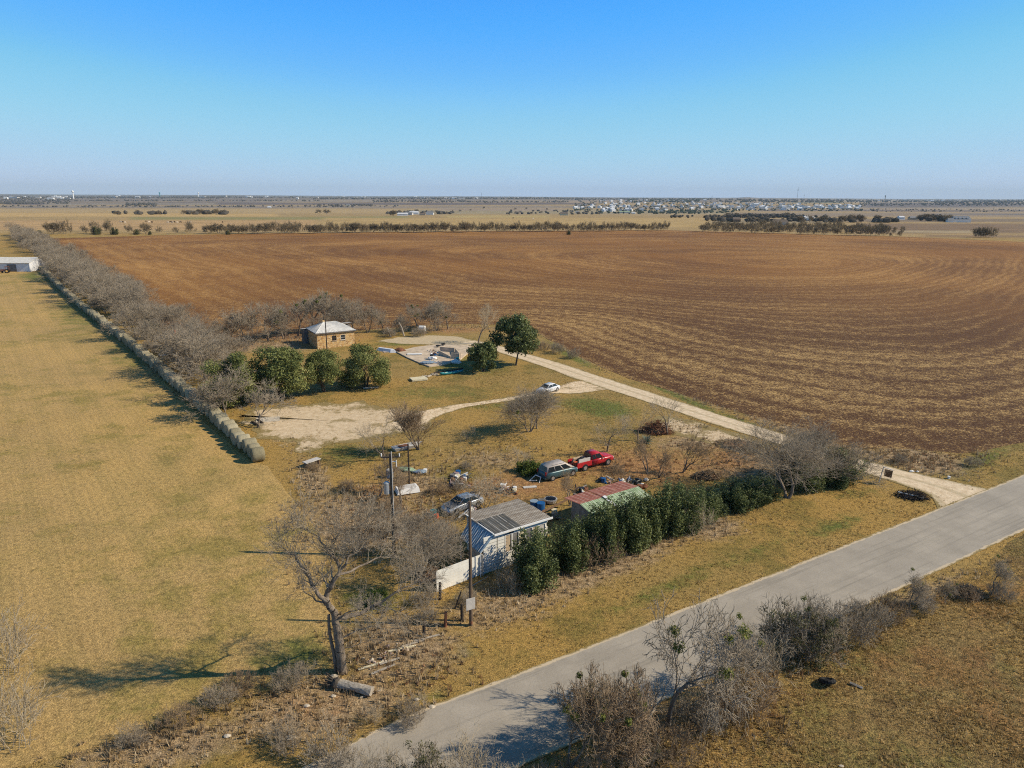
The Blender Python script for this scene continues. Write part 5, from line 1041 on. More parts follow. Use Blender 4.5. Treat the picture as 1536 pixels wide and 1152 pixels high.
obj_at('green_hose', 'heap of green garden netting behind the short post', 'netting', 612, 706, lambda b: b.blob((0, 0, .15), (1.3, .5, .2), 2, .4, 3), 'greenroof', R(-25)); obj_at('white_bucket', 'white bucket among grey scrap right of the short post', 'bucket', 638, 709, lambda b: b.rod((0, 0, 0), (0, 0, .45), .2, .24, 12), 'white')
obj_at('grey_scrap', 'grey crumpled scrap next to the white bucket', 'scrap', 631, 710, lambda b: b.blob((0, 0, .2), (.7, .4, .25), 2, .4, 6), 'tarp')
obj_at('wooden_frame', 'white angular chair frame tipped over behind the minivan', 'chair frame', 802, 722, lambda b: b.rod((-.6, 0, .05), (.1, .4, .6), .05).rod((.1, .4, .6), (.7, 0, .5), .06).rod((.7, 0, .5), (.5, -.4, .0), .05).rod((-.6, 0, .05), (.2, -.4, .3), .04), 'white'); obj_at('white_board', 'grey white board flat on the ground behind the minivan', 'board', 795, 731, lambda b: b.box((0, 0, .05), (1.5, .5, .06)), 'plainwall', .2)
for i, (a, c_, m_, lab) in enumerate(((801, 766, 'blue', 'dark blue plastic drum, left of the pair by the shed'), (811, 769, 'blue', 'dark blue plastic drum, right of the pair by the shed'))):
    r_ = obj_at('plastic_drum', lab, 'drum', a, c_, lambda b: b.rod((0, 0, 0), (0, 0, 1.05), .42, n=18), m_); MB().rod((0, 0, 1.05), (0, 0, 1.1), .43, n=18).build('lid', ('tarp', 'blue')[i], r_)
r_ = obj_at('enamel_tub', 'white enamel tub with a dark inside behind the blue drums', 'tub', 826, 754.5, lambda b: b.rod((0, 0, .1), (0, 0, .5), .55, .7, 18), 'plainwall'); MB().rod((0, 0, .50), (0, 0, .52), .55, n=18).build('tub_opening', 'dark', r_)
obj_at('timber_beam', 'long brown beam leaning from the shed wall to the drums', 'beam', 836, 769, lambda b: b.box((0, 0, .9), (4.2, .16, .16), tilt=('Y', -.12)), 'wood', R(38)); obj_at('yellow_crate', 'yellow crate top on the left blue drum pair', 'crate', 813, 757, lambda b: b.box((0, 0, .3), (.8, .5, .6), bev=.03), 'tanwall')
obj_at('blue_bucket', 'bright blue bucket in front of the silver sedan', 'bucket', 650, 772, lambda b: b.rod((0, 0, 0), (0, 0, .5), .28, .34, 14), 'turq'); obj_at('orange_bucket', 'orange red bucket beside the bright blue one', 'bucket', 655, 777, lambda b: b.rod((0, 0, 0), (0, 0, .4), .2, .24, 14), 'orange')
obj_at('white_door', 'white car door panel leaning beside the silver sedan', 'door panel', 699, 776, lambda b: b.box((0, 0, .6), (2.0, .06, .16), tilt=('Y', -.35)).box((.6, 0, .5), (1.0, .06, .5)), 'white', R(42))
heap = [('bank', 870, 742, 16, 9, 12, 'litter strewn between the minivan and the shed'), ('sedan', 712, 757, 16, 9, 12, 'litter strewn around the silver sedan'), ('margin', 690, 722, 40, 14, 10, 'scraps lying in the weeds of the yard'), ('slabtop', 650, 537, 30, 8, 10, 'rubbish on the concrete slab'), ('shed', 948, 728, 16, 22, 7, 'junk heap behind the red roofed shed'), ('van', 762, 737, 14, 14, 5, 'junk heap on the ground between minivan and sedan'), ('drum', 826, 775, 14, 16, 6, 'junk heap between the blue drums and the shed'), ('post', 908, 722, 8, 9, 4, 'scatter of junk above the shed roof'), ('whiteitems', 600, 800, 8, 11, 9, 'scatter of pale junk under the crossarm pole'), ('fence', 634, 860, 8, 9, 6, 'junk under the tree at the white fence end')]
hm = ['white', 'black', 'fabric', 'rust', 'plainwall', 'blue', 'wood', 'cream', 'greywall', 'black']
for (hn, hx, hy, n, sx, sy, lab) in heap:
    for i in range(n):
        a, c_ = hx+RND.uniform(-sx, sx), hy+RND.uniform(-sy, sy); kind = RND.randrange(4); s_ = RND.uniform(.25, .7); mt = hm[RND.randrange(10)]
        kn = ('cardboard_box', 'rubbish_bag', 'scrap_pipe', 'bucket')[kind]
        f = (lambda b: b.box((0, 0, s_*.35), (s_, s_*.7, s_*.7), bev=.02, tilt=('X', .15)), lambda b: b.blob((0, 0, s_*.35), (s_*.6, s_*.5, s_*.4), 2, .25, i), lambda b: b.rod((-s_, 0, .1), (s_, .2, .5), .06).rod((-s_*.6, .3, .1), (s_, -.2, .2), .05), lambda b: b.rod((0, 0, 0), (0, 0, s_*.8), s_*.4, s_*.45, 12))[kind]
        obj_at(kn, ('worn box', 'crumpled bag', 'bent length of pipe', 'open bucket')[kind]+' in the '+lab, ('box', 'bag', 'pipe', 'bucket')[kind], a, c_, f, mt, RND.uniform(0, 3), group='odd pieces in the '+lab)
# foreground log, boards and stones on the verge
x, y = P(533, 1037); root = thing('fallen_log', 'thick grey sawn log lying at the foot of the old tree', 'log', (x, y, 0), R(-16)); 
b = MB(); g_ = random.Random(8)
prev = None
for i in range(9):
    x_ = -1.3+i*2.5/8; ring = [b.bm.verts.new((x_+g_.uniform(-.03, .03), (.29+.05*math.sin(i*.9+2*t)+g_.uniform(-.02, .02))*math.cos(t)+.05*math.sin(i*.7), .31+(.27+.04*math.sin(i+3*t))*math.sin(t))) for t in np.arange(0, 6.28, 2*math.pi/18)[:18]]
    if prev:
        for j in range(18): b.bm.faces.new((prev[j], prev[(j+1) % 18], ring[(j+1) % 18], ring[j]))
    else: b.bm.faces.new(ring)
    prev = ring
b.bm.faces.new(prev[::-1]); b.build('trunk', 'deadwood', root)
rt = MB(); g_ = random.Random(4)
for i in range(16): rt.rod((-1.25, 0, .35), (-1.7-g_.random()*.6, g_.uniform(-.5, .5), .35+g_.uniform(-.3, .5)), .07, .02, 6)
rt.blob((-1.35, 0, .35), (.3, .4, .38), 2, .2, 2).build('roots', 'barkdark', root)
obj_at('pale_stone', 'pale round stone left of the fallen log', 'stone', 501, 1017, lambda b: b.blob((0, 0, .1), (.32, .2, .14), 2, .15, 3), 'rock'); obj_at('split_branch', 'pale split branch lying beside the fallen log', 'branch', 556, 1043, lambda b: b.rod((-.6, -.3, .06), (.6, .4, .1), .05, .03).rod((-.2, -.1, .06), (-.9, .4, .1), .05, .03), 'deadwood')
bd = [(620, 966, 30), (600, 975, 26), (585, 993, 30), (556, 1000, 28), (575, 1005, 30), (610, 972, 20), (640, 958, 32)]
for i, (a, c_, an) in enumerate(bd): obj_at('old_board', 'weathered pale board in the debris strip right of the old tree', 'board', a, c_, lambda b: b.box((0, 0, .08), (RND.uniform(1.2, 2.2), .16, .05), tilt=('Y', .03)), 'cream' if i % 2 else 'deadwood', R(an+RND.uniform(-8, 8)), group='weathered boards in the debris strip')
for i in range(46):
    t = RND.random(); a, c_ = 548+t*62+RND.uniform(-12, 12), 1000-t*34+RND.uniform(-11, 9); s_ = RND.uniform(.06, .2)
    obj_at('rubble_stone', 'small pale stone in the debris strip right of the old tree', 'stone', a, c_, lambda b: b.blob((0, 0, s_*.4), (s_, s_*.8, s_*.6), 1, .2, i), ('rock', 'conc', 'fabric')[i % 3], RND.uniform(0, 3), group='rubble stones in the debris strip')
for (a, c_, w_, lab) in ((648, 1061, .15, 'limestone rock on the verge beside the road'), (625, 1050, .13, 'small white rag on the verge'), (500, 1045, .13, 'small white stone under the fallen log'), (436, 1108, .18, 'pale stone on the rough verge at the lower left'), (341, 1105, .14, 'pale stone at the foot of the verge thicket'), (460, 1060, .14, 'broken pale stone between log and lower bushes'), (1262, 1150, .1, 'white stone at the bottom of the right pasture')):
    obj_at('stone', lab, 'stone', a, c_, lambda b: b.blob((0, 0, w_*.4), (w_*1.5, w_, w_*.6), 2, .2, int(a)), 'rock')
# dumped tyre in the right pasture
x, y = P(1240, 1027); root = thing('tyre', 'big black tyre lying half tilted in the pasture across the road', 'tyre', (x, y, 0)); b = MB()
for t in np.arange(0, 6.28, 2*math.pi/16): b.rod((.40*math.cos(t), .40*math.sin(t), .30-.2*math.sin(t)), (.40*math.cos(t+.42), .40*math.sin(t+.42), .30-.2*math.sin(t+.42)), .15, n=8)
b.build('tread', 'rubber', root); MB().rod((0, .02, .28), (0, .05, .34), .26, n=14).build('hub', 'black', root); obj_at('broken_board', 'small grey plank beside the big tyre in the pasture', 'board', 1284, 1030, lambda b: b.box((0, 0, .1), (.8, .2, .06), tilt=('Y', .1)), 'greywall', R(-35))
obj_at('dead_branch', 'pale branch lying in front of the bare bushes at the road edge', 'branch', 1105, 765, lambda b: b.rod((-1.6, 0, .08), (1.6, .3, .15), .07, .03).rod((.2, .1, .1), (1., .7, .1), .04, .02), 'deadwood', R(18))
obj_at('dead_branch', 'pale bent branch lying by the white trailer wall', 'branch', 720, 877, lambda b: b.rod((-.8, 0, .08), (.9, .3, .35), .05, .03), 'deadwood', R(30))
obj_at('fallen_log', 'pale fallen trunk lying under the last live oak', 'log', 556, 583, lambda b: b.rod((-1.2, 0, .15), (1.3, .1, .15), .16, .12), 'deadwood', R(12))
for i, (a, c_) in enumerate(((382, 636), (390, 633))): obj_at('dark_plank', ('dark timber lying on the pale bare ground, left one', 'dark timber lying on the pale bare ground, right one')[i], 'timber', a, c_, lambda b: b.box((0, 0, .12), (.25, 2.0, .2)), 'postw', R(40))
obj_at('concrete_pad', 'smooth pale slab on the bare ground near the bales', 'slab', 402, 630, lambda b: b.box((0, 0, .06), (3.2, 2.2, .1)), 'rock', .3)
for i, (a, c_, w_) in enumerate(((252, 537, 3.2), (274, 535, 1.8), (289, 535, 1.6))): obj_at('white_pipe', ('longest white pipe lying among the bare trees behind the bales', 'white pipe in the middle of the bare trees behind the bales', 'shortest white pipe among the bare trees behind the bales')[i], 'pipe', a, c_, lambda b: b.rod((-w_/2, 0, .6), (w_/2, .1, .6), .14), 'white', R(14 if not i else 2))
# ------------------------------------------------------------------ far away
def house(name, w_, d_, h_, rh, wall, roof, label, cat='house', hip=.0):
    root = thing(name, label, cat, (0, 0, 0)); MB().box((0, 0, h_/2), (w_, d_, h_)).build('wall', wall, root); o = .5
    MB().hexa([(-w_/2-o, -d_/2-o, h_), (w_/2+o, -d_/2-o, h_), (w_/2+o, d_/2+o, h_), (-w_/2-o, d_/2+o, h_)], [(-w_/2+hip*w_, -.05, h_+rh), (w_/2-hip*w_, -.05, h_+rh), (w_/2-hip*w_, .05, h_+rh), (-w_/2+hip*w_, .05, h_+rh)]).build('roof', roof, root)
    return root
hs = [house('estate_house', 15, 12, 4.5, 4, 'white', 'greyroof', 'x', hip=.2), house('estate_house', 14, 13, 6.5, 3.5, 'white', 'paleroof', 'x'), house('estate_house', 16, 11, 4, 3.5, 'tanwall', 'greyroof', 'x', hip=.25), house('estate_house', 13, 12, 4.5, 4, 'white', 'paleroof', 'x', hip=.1)]
g = random.Random(9)
for i in range(290):
    px_ = 862+g.random()**.9*428; lo_ = 301 if px_ < 1060 else 305.5; hi_ = 317.5 if px_ < 1010 else 315.5
    if px_ < 900: lo_, hi_ = 307, 315
    py_ = g.uniform(lo_, hi_) if px_ < 1200 else g.uniform(308.5, 314); place(hs[g.randrange(4)], USED, G(px_, py_), g.choice((0, 1.57, .4, 1.2)), g.uniform(1., 1.35), 'pale house of the distant housing estate', 'houses of the distant estate', 'house')
bl_ = [house('distant_building', 26, 18, 6, 3, 'white', 'paleroof', 'x'), house('distant_building', 40, 24, 8, 2.5, 'plainwall', 'greyroof', 'x'), house('distant_building', 18, 14, 8, 3, 'white', 'white', 'x')]
for i in range(60):
    px_ = g.choice((g.uniform(-30, 105), g.uniform(-30, 105), g.uniform(480, 560), g.uniform(570, 780), g.uniform(1280, 1500), g.uniform(110, 480))); left = px_ < 105
    place(bl_[g.randrange(3)], USED, G(px_, g.uniform(295.2, 300) if left else g.uniform(296.3, 299.5)+(px_-768)*.004), g.uniform(-.3, .3), g.uniform(.9, 1.6), 'pale building on the skyline of the far town', 'pale buildings along the far skyline', 'building')
fm = [((604, 323.5), 20, 9, 3.5, 2, 'white', 'paleroof', 'long white shed at the left of the distant farm compound'), ((614, 322.5), 14, 9, 4, 2.5, 'plainwall', 'greyroof', 'grey roofed house in the distant farm compound'), ((621, 321.5), 24, 12, 4.5, 3, 'white', 'paleroof', 'biggest white barn of the distant farm compound'), ((634, 323), 12, 8, 3, 2, 'tanwall', 'brownroof', 'small tan shed of the distant farm compound'), ((645, 322), 16, 10, 4, 3, 'white', 'greyroof', 'dark roofed white house at the right of the distant farm compound'),
      ((522, 309), 24, 12, 5, 3, 'cream', 'greyroof', 'cream farmhouse among dark trees, left of centre'), ((404, 311.5), 16, 10, 4, 3, 'white', 'paleroof', 'lone white shed in the left pastures'), ((776, 320.5), 18, 12, 4, 3, 'tanwall', 'brownroof', 'dark roofed house in the pasture, centre'), ((846, 323), 18, 10, 4, 3, 'cream', 'brownroof', 'tan house standing before the distant estate'), ((866, 319.5), 14, 9, 4, 3, 'white', 'greyroof', 'small white house near the tan one'),
      ((937, 319.5), 44, 14, 4, 3, 'plainwall', 'greenroof', 'long green roofed building below the estate'), ((950, 320.5), 14, 10, 4, 2, 'white', 'white', 'bright white box building below the estate'), ((1440, 333.5), 24, 10, 4.5, 4.5, 'white', 'greyroof', 'large dark roofed farmhouse with white gables at the right'), ((1425, 333.5), 9, 7, 3, 3, 'white', 'greyroof', 'small white gabled shed left of the large farmhouse'), ((1351, 329.5), 10, 8, 4, 2, 'white', 'paleroof', 'small white box house left of the farm trees'), ((1369, 329.5), 13, 8, 3, 2.5, 'tanwall', 'greyroof', 'low dark roofed shed left of the farm trees'),
      ((1169, 337.5), 18, 10, 3.5, 3, 'plainwall', 'brownroof', 'brown roofed house showing over the grove'), ((1104, 333), 10, 9, 3.5, 3, 'wood', 'brownroof', 'small dark barn standing over the grove'), ((1212, 331), 16, 9, 4, 3, 'white', 'paleroof', 'white shed behind the grove'), ((930, 299.5), 30, 14, 6, 3, 'white', 'white', 'bright building on the crest behind the estate'), ((1057, 300.5), 30, 16, 6, 3, 'white', 'paleroof', 'white building on the crest right of the estate')]
for (a, w_, d_, h_, rh, wm, rm, lab) in fm:
    r_ = house('farm_building', w_, d_, h_, rh, wm, rm, lab, 'farm building', .08); r_.location = G(*a); r_.rotation_euler = (0, 0, RND.uniform(-.25, .25))
    if 'gables' in lab:
        for k_ in range(4): MB().box((-8+k_*5.2, -4.4, 6.4), (2.2, 2.2, 2.2)).build('dormer', 'white', r_)
def tower(px_, top, dist, label, mat):
    d = FW+(px_-768)/FPX*RT+(576-296)/FPX*UP; t = dist/d[1]; x, y = d[0]*t, dist; z0 = float(land(x, y)); lo_, hi_ = 0, 200.
    for _ in range(40):
        m_ = (lo_+hi_)/2
        if pix(x, y, z0+m_)[1] > top: lo_ = m_
        else: hi_ = m_
    h_ = lo_; root = thing('water_tower', label, 'water tower', (x, y, z0)); MB().rod((0, 0, 0), (0, 0, h_*.75), 5, 4, 14).build('shaft', mat, root); MB().blob((0, 0, h_*.82), (8.5, 8.5, h_*.14), 3, 0).build('tank', mat, root, True)
tower(110, 285, 5600, 'white round water tower on the left skyline', 'white'); tower(240, 288, 7500, 'blue water tower on the left skyline', 'turq'); tower(298, 288.3, 7500, 'small pale water tower right of the blue one', 'white'); tower(1328, 292.5, 8500, 'tiny dark water tower on the right skyline', 'greywall')
def mast(px_, top, dist, label, r=.8):
    d = FW+(px_-768)/FPX*RT+(576-296)/FPX*UP; t = dist/d[1]; x, y = d[0]*t, dist; z0 = float(land(x, y)); lo_, hi_ = 0, 300.
    for _ in range(40):
        m_ = (lo_+hi_)/2
        if pix(x, y, z0+m_)[1] > top: lo_ = m_
        else: hi_ = m_
    root = thing('radio_mast', label, 'radio mast', (x, y, z0)); MB().rod((0, 0, 0), (0, 0, lo_), r, r*.7, 6).build('mast', 'greywall', root); MB().box((0, 0, lo_*.8), (r*5, r*3, lo_*.05)).build('antenna', 'greywall', root)
mast(1196, 281, 6000, 'tall radio mast on the right skyline', 1.3); mast(722, 289, 6500, 'thin radio mast near the middle of the skyline', 1.4); mast(1206, 291, 6000, 'shorter mast beside the tall radio mast', .9); mast(1068, 293, 6000, 'small mast right of the estate', 1.)
cowp = []
for i, mt in enumerate(('cow', 'cowpale')):
    root = thing('cow', 'x', 'cow'); b = MB().blob((0, 0, 1.1), (1.0, .36, .42), 2, .04).blob((1.25, 0, .95), (.32, .16, .18), 2, .04).rod((.85, 0, 1.2), (1.2, 0, 1.0), .22, .15)
    for sx in (-.7, .7):
        for sy in (-.22, .22): b.rod((sx, sy, 0), (sx, sy, .9), .07, .13, 6)
    b.build('body', mt, root); MB().rod((-1.0, 0, 1.3), (-1.12, 0, .6), .03).build('tail', mt, root); cowp.append(root)
for i, (a, c_) in enumerate(((164, 333.5), (181, 334), (184, 334.3), (188, 335), (219, 333.5), (224, 334), (228, 334.5), (252, 335), (256, 334), (259, 335), (262, 334.3), (266, 335), (271, 334.5), (285, 334.5), (334, 334.5), (800, 329), (770, 328))):
    place(cowp[i % 2], USED, G(a, c_), RND.uniform(0, 6), 1.25, 'cow grazing in the pasture beyond the far tree line', 'cows grazing beyond the tree line', 'cow')
# woods too far off to count
ico = bmesh.new(); bmesh.ops.create_icosphere(ico, subdivisions=1, radius=1.); IV = np.array([v.co[:] for v in ico.verts]); IF = np.array([[v.index for v in f.verts] for f in ico.faces]); ico.free()
def woods(name, strips, mat, seed, label):
    g_ = np.random.default_rng(seed); C = []; S = []
    for (x0, x1, y0, y1, h0, h1, n) in strips:
        for _ in range(n):
            a = g_.uniform(x0, x1); p = G(a, g_.uniform(y0, y1)); h_ = g_.uniform(h0, h1); C.append((p[0], p[1], p[2]+h_*.42)); w_ = h_*g_.uniform(.5, 1.); S.append((w_, w_, h_*.55))
    C = np.array(C); S = np.array(S); n = len(C); V = (IV[None]*S[:, None]*(1+g_.uniform(-.28, .28, (n, len(IV), 1)))+C[:, None]).reshape(-1, 3); F = (IF[None]+(np.arange(n)*len(IV))[:, None, None]).reshape(-1, 3)
    return link(name, mesh(name, V, [F], mat), None, label=label, category='woodland', kind='stuff')
woods('skyline_woods', [(-80, 470, 295.5, 297.5, 7, 12, 420), (470, 840, 297, 299, 8, 14, 420), (840, 1080, 298, 300, 8, 14, 260), (1080, 1600, 299.5, 303.5, 8, 14, 700), (110, 330, 296, 298, 9, 13, 150), (1400, 1640, 301, 306, 8, 13, 260)], 'farwood', 1, 'low dark woods along the far skyline')
woods('far_hedgerows', [(-60, 110, 298, 306, 6, 10, 260), (110, 480, 300.5, 302, 5, 9, 160), (0, 60, 304, 306, 7, 10, 120), (190, 235, 306, 308.5, 8, 11, 70), (470, 560, 307.5, 309, 6, 9, 60), (560, 860, 302, 304, 5, 9, 160), (0, 600, 309, 311, 4, 8, 200), (580, 680, 319, 321.5, 6, 9, 70), (560, 700, 300, 303, 6, 10, 80), (1290, 1600, 305, 309, 5, 9, 320), (1000, 1240, 325, 327, 3, 6, 60), (1085, 1200, 324, 327, 5, 8, 70), (1060, 1300, 331, 334, 4, 7, 50), (1380, 1420, 328, 333, 6, 10, 20), (1310, 1345, 332, 334, 5, 7, 30), (760, 900, 316, 322, 5, 8, 46), (1290, 1600, 314, 318, 3, 6, 130), (280, 340, 319, 322, 6, 9, 36), (168, 250, 320.5, 322, 5, 8, 16)], 'farwood', 2, 'brown hedgerows and scrub between the distant fields')
woods('estate_trees', [(862, 1300, 301.5, 317, 4, 8, 800), (940, 1050, 298, 304, 8, 13, 160), (900, 1060, 317, 321, 5, 8, 110), (1000, 1100, 315, 320, 5, 8, 80)], 'farever', 3, 'dark trees mixed among the distant estate houses')
# ------------------------------------------------------------------ weeds and grass nobody could count
def polyd(x, y, pts):
    d = np.full(len(x), 1e9)
    for (ax, ay), (bx, by) in zip(pts[:-1], pts[1:]):
        vx, vy = bx-ax, by-ay; t = np.clip(((x-ax)*vx+(y-ay)*vy)/(vx*vx+vy*vy), 0, 1); d = np.minimum(d, np.hypot(x-ax-t*vx, y-ay-t*vy))
    return d
def inside(x, y, pts):
    r = np.zeros(len(x), bool); n = len(pts)
    for i in range(n):
        (ax, ay), (bx, by) = pts[i], pts[(i+1) % n]; k = (ay > y) != (by > y); r ^= k & (x < (bx-ax)*(y-ay)/(by-ay+1e-12)+ax)
    return r
def ell(px_, py_, lst):
    a = np.zeros(len(px_))
    for cx_, cy_, rx, ry_, amt, *rot in lst:
        th_ = R(rot[0]) if rot else 0.; dx, dy = px_-cx_, py_-cy_; u = (dx*math.cos(th_)+dy*math.sin(th_))/rx; v = (-dx*math.sin(th_)+dy*math.cos(th_))/ry_; a = np.maximum(a, amt*np.clip(1.3-np.hypot(u, v), 0, 1))
    return a
fieldw = pp(fieldpx); meadw = mead; drvw = pp(drv)
def tufts(name, label, n, xr, yr, accept, h, wid, mat, blades, seed, lean=.5):
    g_ = np.random.default_rng(seed); x = g_.uniform(*xr, n*4); y = yr[0]+(yr[1]-yr[0])*g_.random(n*4)**1.25
    X_, Y_ = pix(x, y, 0*x); ok_ = (X_ > -60) & (X_ < 1600) & (Y_ < 1230) & (polyd(x, y, road_pts) > 3.35) & (polyd(x, y, drvw) > 2.3) & (g_.random(len(x)) < accept(x, y, X_, Y_)); x, y = x[ok_][:n], y[ok_][:n]; n = len(x)
    cl = .6+.5*vn(x, y, .35, seed); hh = h*np.clip(cl+g_.uniform(-.25, .35, n), .35, 1.6); rn = np.clip(.5+.3*vn(x, y, .12, seed+3)+g_.normal(0, .22, n), 0, 1)
    m_ = n*blades; X2 = np.repeat(x, blades)+g_.normal(0, wid*2.2, m_); Y2 = np.repeat(y, blades)+g_.normal(0, wid*2.2, m_); H2 = np.repeat(hh, blades)*g_.uniform(.5, 1.1, m_)
    a = g_.uniform(0, 6.283, m_); le = H2*lean*g_.random(m_); b2 = g_.uniform(0, 6.283, m_); ux, uy = np.cos(a)*wid, np.sin(a)*wid
    V = np.stack([np.stack([X2-ux, Y2-uy, 0*X2-.01], 1), np.stack([X2+ux, Y2+uy, 0*X2-.01], 1), np.stack([X2+np.cos(b2)*le, Y2+np.sin(b2)*le, H2], 1)], 1).reshape(-1, 3)
    return link(name, mesh(name, V, [np.arange(3*m_).reshape(-1, 3)], mat, dict(rnd=np.repeat(np.clip(np.repeat(rn, blades)+g_.normal(0, .15, m_), 0, 1), 3))), None, label=label, category='grass', kind='stuff')
WE = [(540, 780, 110, 60, .9), (470, 720, 26, 60, .8, -35), (620, 730, 70, 40, .7), (740, 690, 90, 22, .5), (900, 850, 180, 22, .8, -22), (1060, 790, 60, 20, .7), (760, 905, 120, 36, .8, -15), (600, 970, 110, 60, .9), (480, 1060, 190, 60, .9, -12), (250, 1120, 200, 34, 1., -14), (980, 562, 210, 13, 1., 23), (1200, 650, 190, 13, 1., 22), (1370, 692, 110, 20, 1., 8), (860, 522, 60, 12, .9, 30),
      (1050, 1090, 150, 50, .8), (1180, 980, 150, 40, .8, -20), (1350, 905, 160, 18, .8, -22), (640, 490, 110, 7, .8), (400, 515, 120, 8, .9), (270, 540, 50, 50, .7, 40), (480, 860, 50, 30, .5), (500, 930, 20, 80, .7), (1450, 690, 60, 14, .6), (1110, 685, 90, 20, .7, 10), (1020, 640, 60, 10, .6)]
tufts('dry_weeds', 'tall dry weeds along fences, verge and field margins', 30000, (-80, 80), (28, 175), lambda x, y, a, b: ell(a, b, WE)*~inside(x, y, fieldw), .62, .035, 'weed', 7, 1)
tufts('rusty_weeds', 'rusty brown weeds in the tangle and along the drive', 12000, (-60, 60), (30, 160), lambda x, y, a, b: ell(a, b, [(600, 770, 90, 50, .9), (700, 735, 60, 18, .7), (960, 700, 150, 30, .35), (1100, 680, 90, 24, .5), (1200, 655, 160, 12, .6, 22), (620, 1010, 90, 40, .5), (1150, 1040, 80, 40, .7), (1380, 690, 90, 14, .6)])*~inside(x, y, fieldw), .5, .035, 'weedred', 7, 2)
tufts('pasture_tufts', 'coarse golden tufts of the pasture across the road', 36000, (0, 85), (24, 90), lambda x, y, a, b: (inside(x, y, pp([(1936, 700), (1536, 800), (1480, 850), (1420, 885), (1330, 930), (1250, 970), (1180, 1025), (1100, 1080), (1010, 1115), (900, 1160), (700, 1300), (1400, 2200), (2600, 1500)])))*np.clip(.62+.55*vn(x, y, .5, 4), .1, 1), .26, .03, 'tuft', 6, 3, .9)
tufts('verge_grass', 'rough dry grass of the road verge and yard', 42000, (-70, 75), (28, 130), lambda x, y, a, b: (~inside(x, y, meadw))*(~inside(x, y, fieldw))*np.clip(.42+.4*vn(x, y, .3, 9), .05, 1)*(1-.8*ell(a, b, [(470, 635, 120, 30, 1.)])), .17, .03, 'tuft', 5, 4, .9)
tufts('green_grass', 'greener grass in damp strips beside road and drive', 16000, (-60, 75), (28, 130), lambda x, y, a, b: ell(a, b, [(1250, 790, 70, 18, 1., -18), (990, 885, 170, 14, .8, -24), (1130, 830, 170, 12, .6, -24), (1150, 648, 120, 4, 1., 24), (1330, 705, 120, 4, 1., 26), (430, 985, 110, 34, 1.), (565, 905, 60, 22, .8), (520, 680, 80, 18, .7), (890, 612, 70, 14, .7), (700, 892, 40, 12, .8), (1500, 690, 60, 20, .6), (710, 548, 60, 10, .6)]), .12, .028, 'tuftg', 5, 5, .9)
tufts('meadow_stubble', 'short golden stubble of the mown meadow', 40000, (-75, 0), (27, 100), lambda x, y, a, b: inside(x, y, meadw)*np.clip(.5+.4*vn(x, y, .25, 6), .05, 1), .075, .03, 'tuft', 4, 6, 1.)
# ------------------------------------------------------------------ air
hz = MB().box((0, 8000, 150), (40000, 40000, 420)); hz.bm.verts.ensure_lookup_table()
ho = hz.build('haze', 'white', None, kind='stuff', label='thin blue haze over the far land', category='haze'); hm_ = bpy.data.materials.new('thin_haze'); hm_.use_nodes = True; hm_.node_tree.nodes.clear()
v_ = hm_.node_tree.nodes.new('ShaderNodeVolumePrincipled'); v_.inputs['Color'].default_value = (.70, .87, 1., 1); v_.inputs['Density'].default_value = 4e-5; v_.inputs['Anisotropy'].default_value = 0.
o_ = hm_.node_tree.nodes.new('ShaderNodeOutputMaterial'); hm_.node_tree.links.new(v_.outputs[0], o_.inputs[1]); ho.data.materials.clear(); ho.data.materials.append(hm_)
for q in ('x',):
    for o in [o for o in scene.objects if o.get('label') == q]: print('UNLABELLED', o.name)
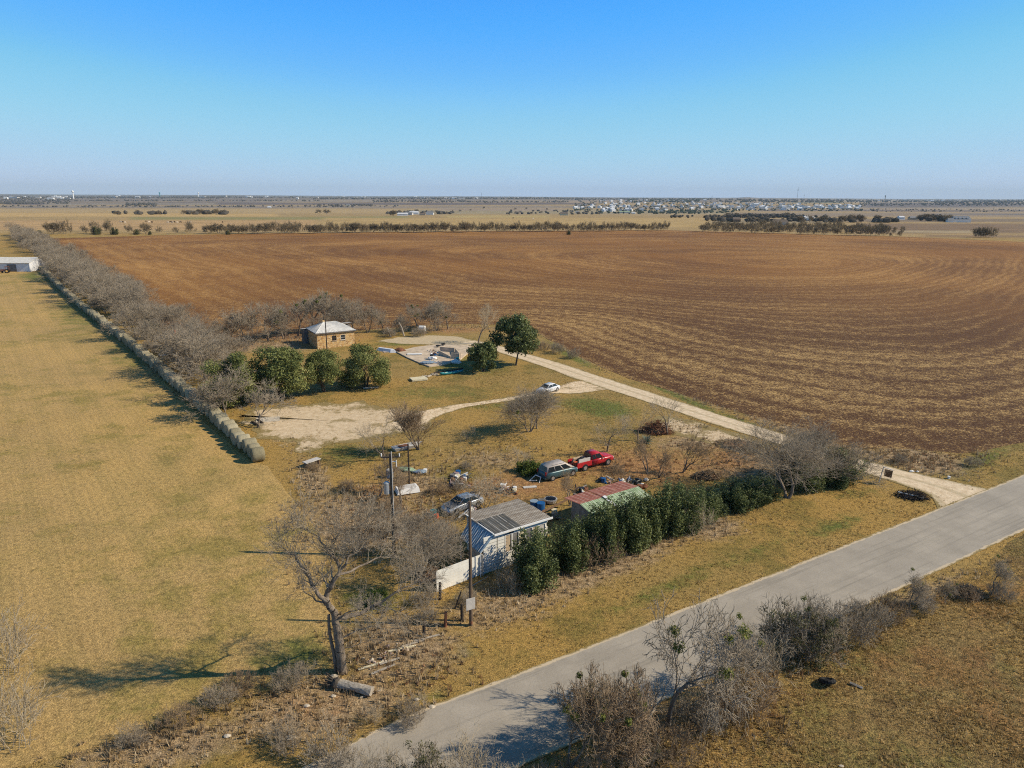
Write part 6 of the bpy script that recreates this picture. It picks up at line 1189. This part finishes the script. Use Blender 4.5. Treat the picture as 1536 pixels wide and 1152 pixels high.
# ------------------------------------------------------------------ light
SUN_EL = R(35.7); SUN_AZ = (.9992, -.04)      # the poles' shadows give both
sd = bpy.data.lights.new('sun', 'SUN'); sd.energy = 5.; sd.angle = R(.55); sd.color = (1., .87, .66)
so = bpy.data.objects.new('sun', sd); col.objects.link(so); so.location = (60, 0, 90)
so.rotation_euler = Vector((SUN_AZ[0]*math.cos(SUN_EL), SUN_AZ[1]*math.cos(SUN_EL), math.sin(SUN_EL))).to_track_quat('Z', 'Y').to_euler()
w = bpy.data.worlds.new('World'); scene.world = w; w.use_nodes = True; nt = w.node_tree; nt.nodes.clear()
sky = nt.nodes.new('ShaderNodeTexSky'); sky.sky_type = 'NISHITA'; sky.sun_disc = False; sky.sun_elevation = SUN_EL
sky.sun_rotation = math.atan2(SUN_AZ[0], SUN_AZ[1]); sky.altitude = 2000; sky.air_density = 1.0; sky.dust_density = .1; sky.ozone_density = 4.
bg = nt.nodes.new('ShaderNodeBackground'); bg.inputs[1].default_value = .1
wo = nt.nodes.new('ShaderNodeOutputWorld'); 
ma = nt.nodes.new('ShaderNodeVectorMath'); ma.operation = 'SCALE'; ma.inputs[3].default_value = .1; nt.links.new(sky.outputs[0], ma.inputs[0])
cv = nt.nodes.new('ShaderNodeRGBCurve')          # colour grade of the sky texture, the deep saturated blue of the photograph
for c_, pts in zip(cv.mapping.curves, (((0, 0), (.05, .025), (.13, .055), (.17, .105), (.26, .24), (.50, .40), (1, .6)), ((0, 0), (.10, .085), (.14, .13), (.19, .235), (.24, .34), (.31, .425), (.42, .55), (.6, .60), (1, .6)), ((0, 0), (.22, .17), (.28, .26), (.34, .52), (.41, .86), (.48, .90), (.56, .86), (.64, .79), (1, .79)))):
    while len(c_.points) < len(pts): c_.points.new(.5, .5)
    for p_, (x_, y_) in zip(c_.points, pts): p_.location = (x_, y_); p_.handle_type = 'AUTO_CLAMPED'
cv.mapping.update(); nt.links.new(ma.outputs[0], cv.inputs['Color'])
mb = nt.nodes.new('ShaderNodeVectorMath'); mb.operation = 'SCALE'; mb.inputs[3].default_value = 10.; nt.links.new(cv.outputs[0], mb.inputs[0]); nt.links.new(mb.outputs[0], bg.inputs[0]); nt.links.new(bg.outputs[0], wo.inputs[0])
scene.view_settings.view_transform = 'Standard'; scene.view_settings.look = 'None'; scene.view_settings.gamma = 1; scene.view_settings.exposure = .18
scene.render.engine = 'CYCLES'; scene.cycles.use_denoising = False; scene.cycles.max_bounces = 6; scene.cycles.diffuse_bounces = 3
scene.cycles.transparent_max_bounces = 8; scene.cycles.volume_bounces = 0; scene.cycles.filter_width = 1.1
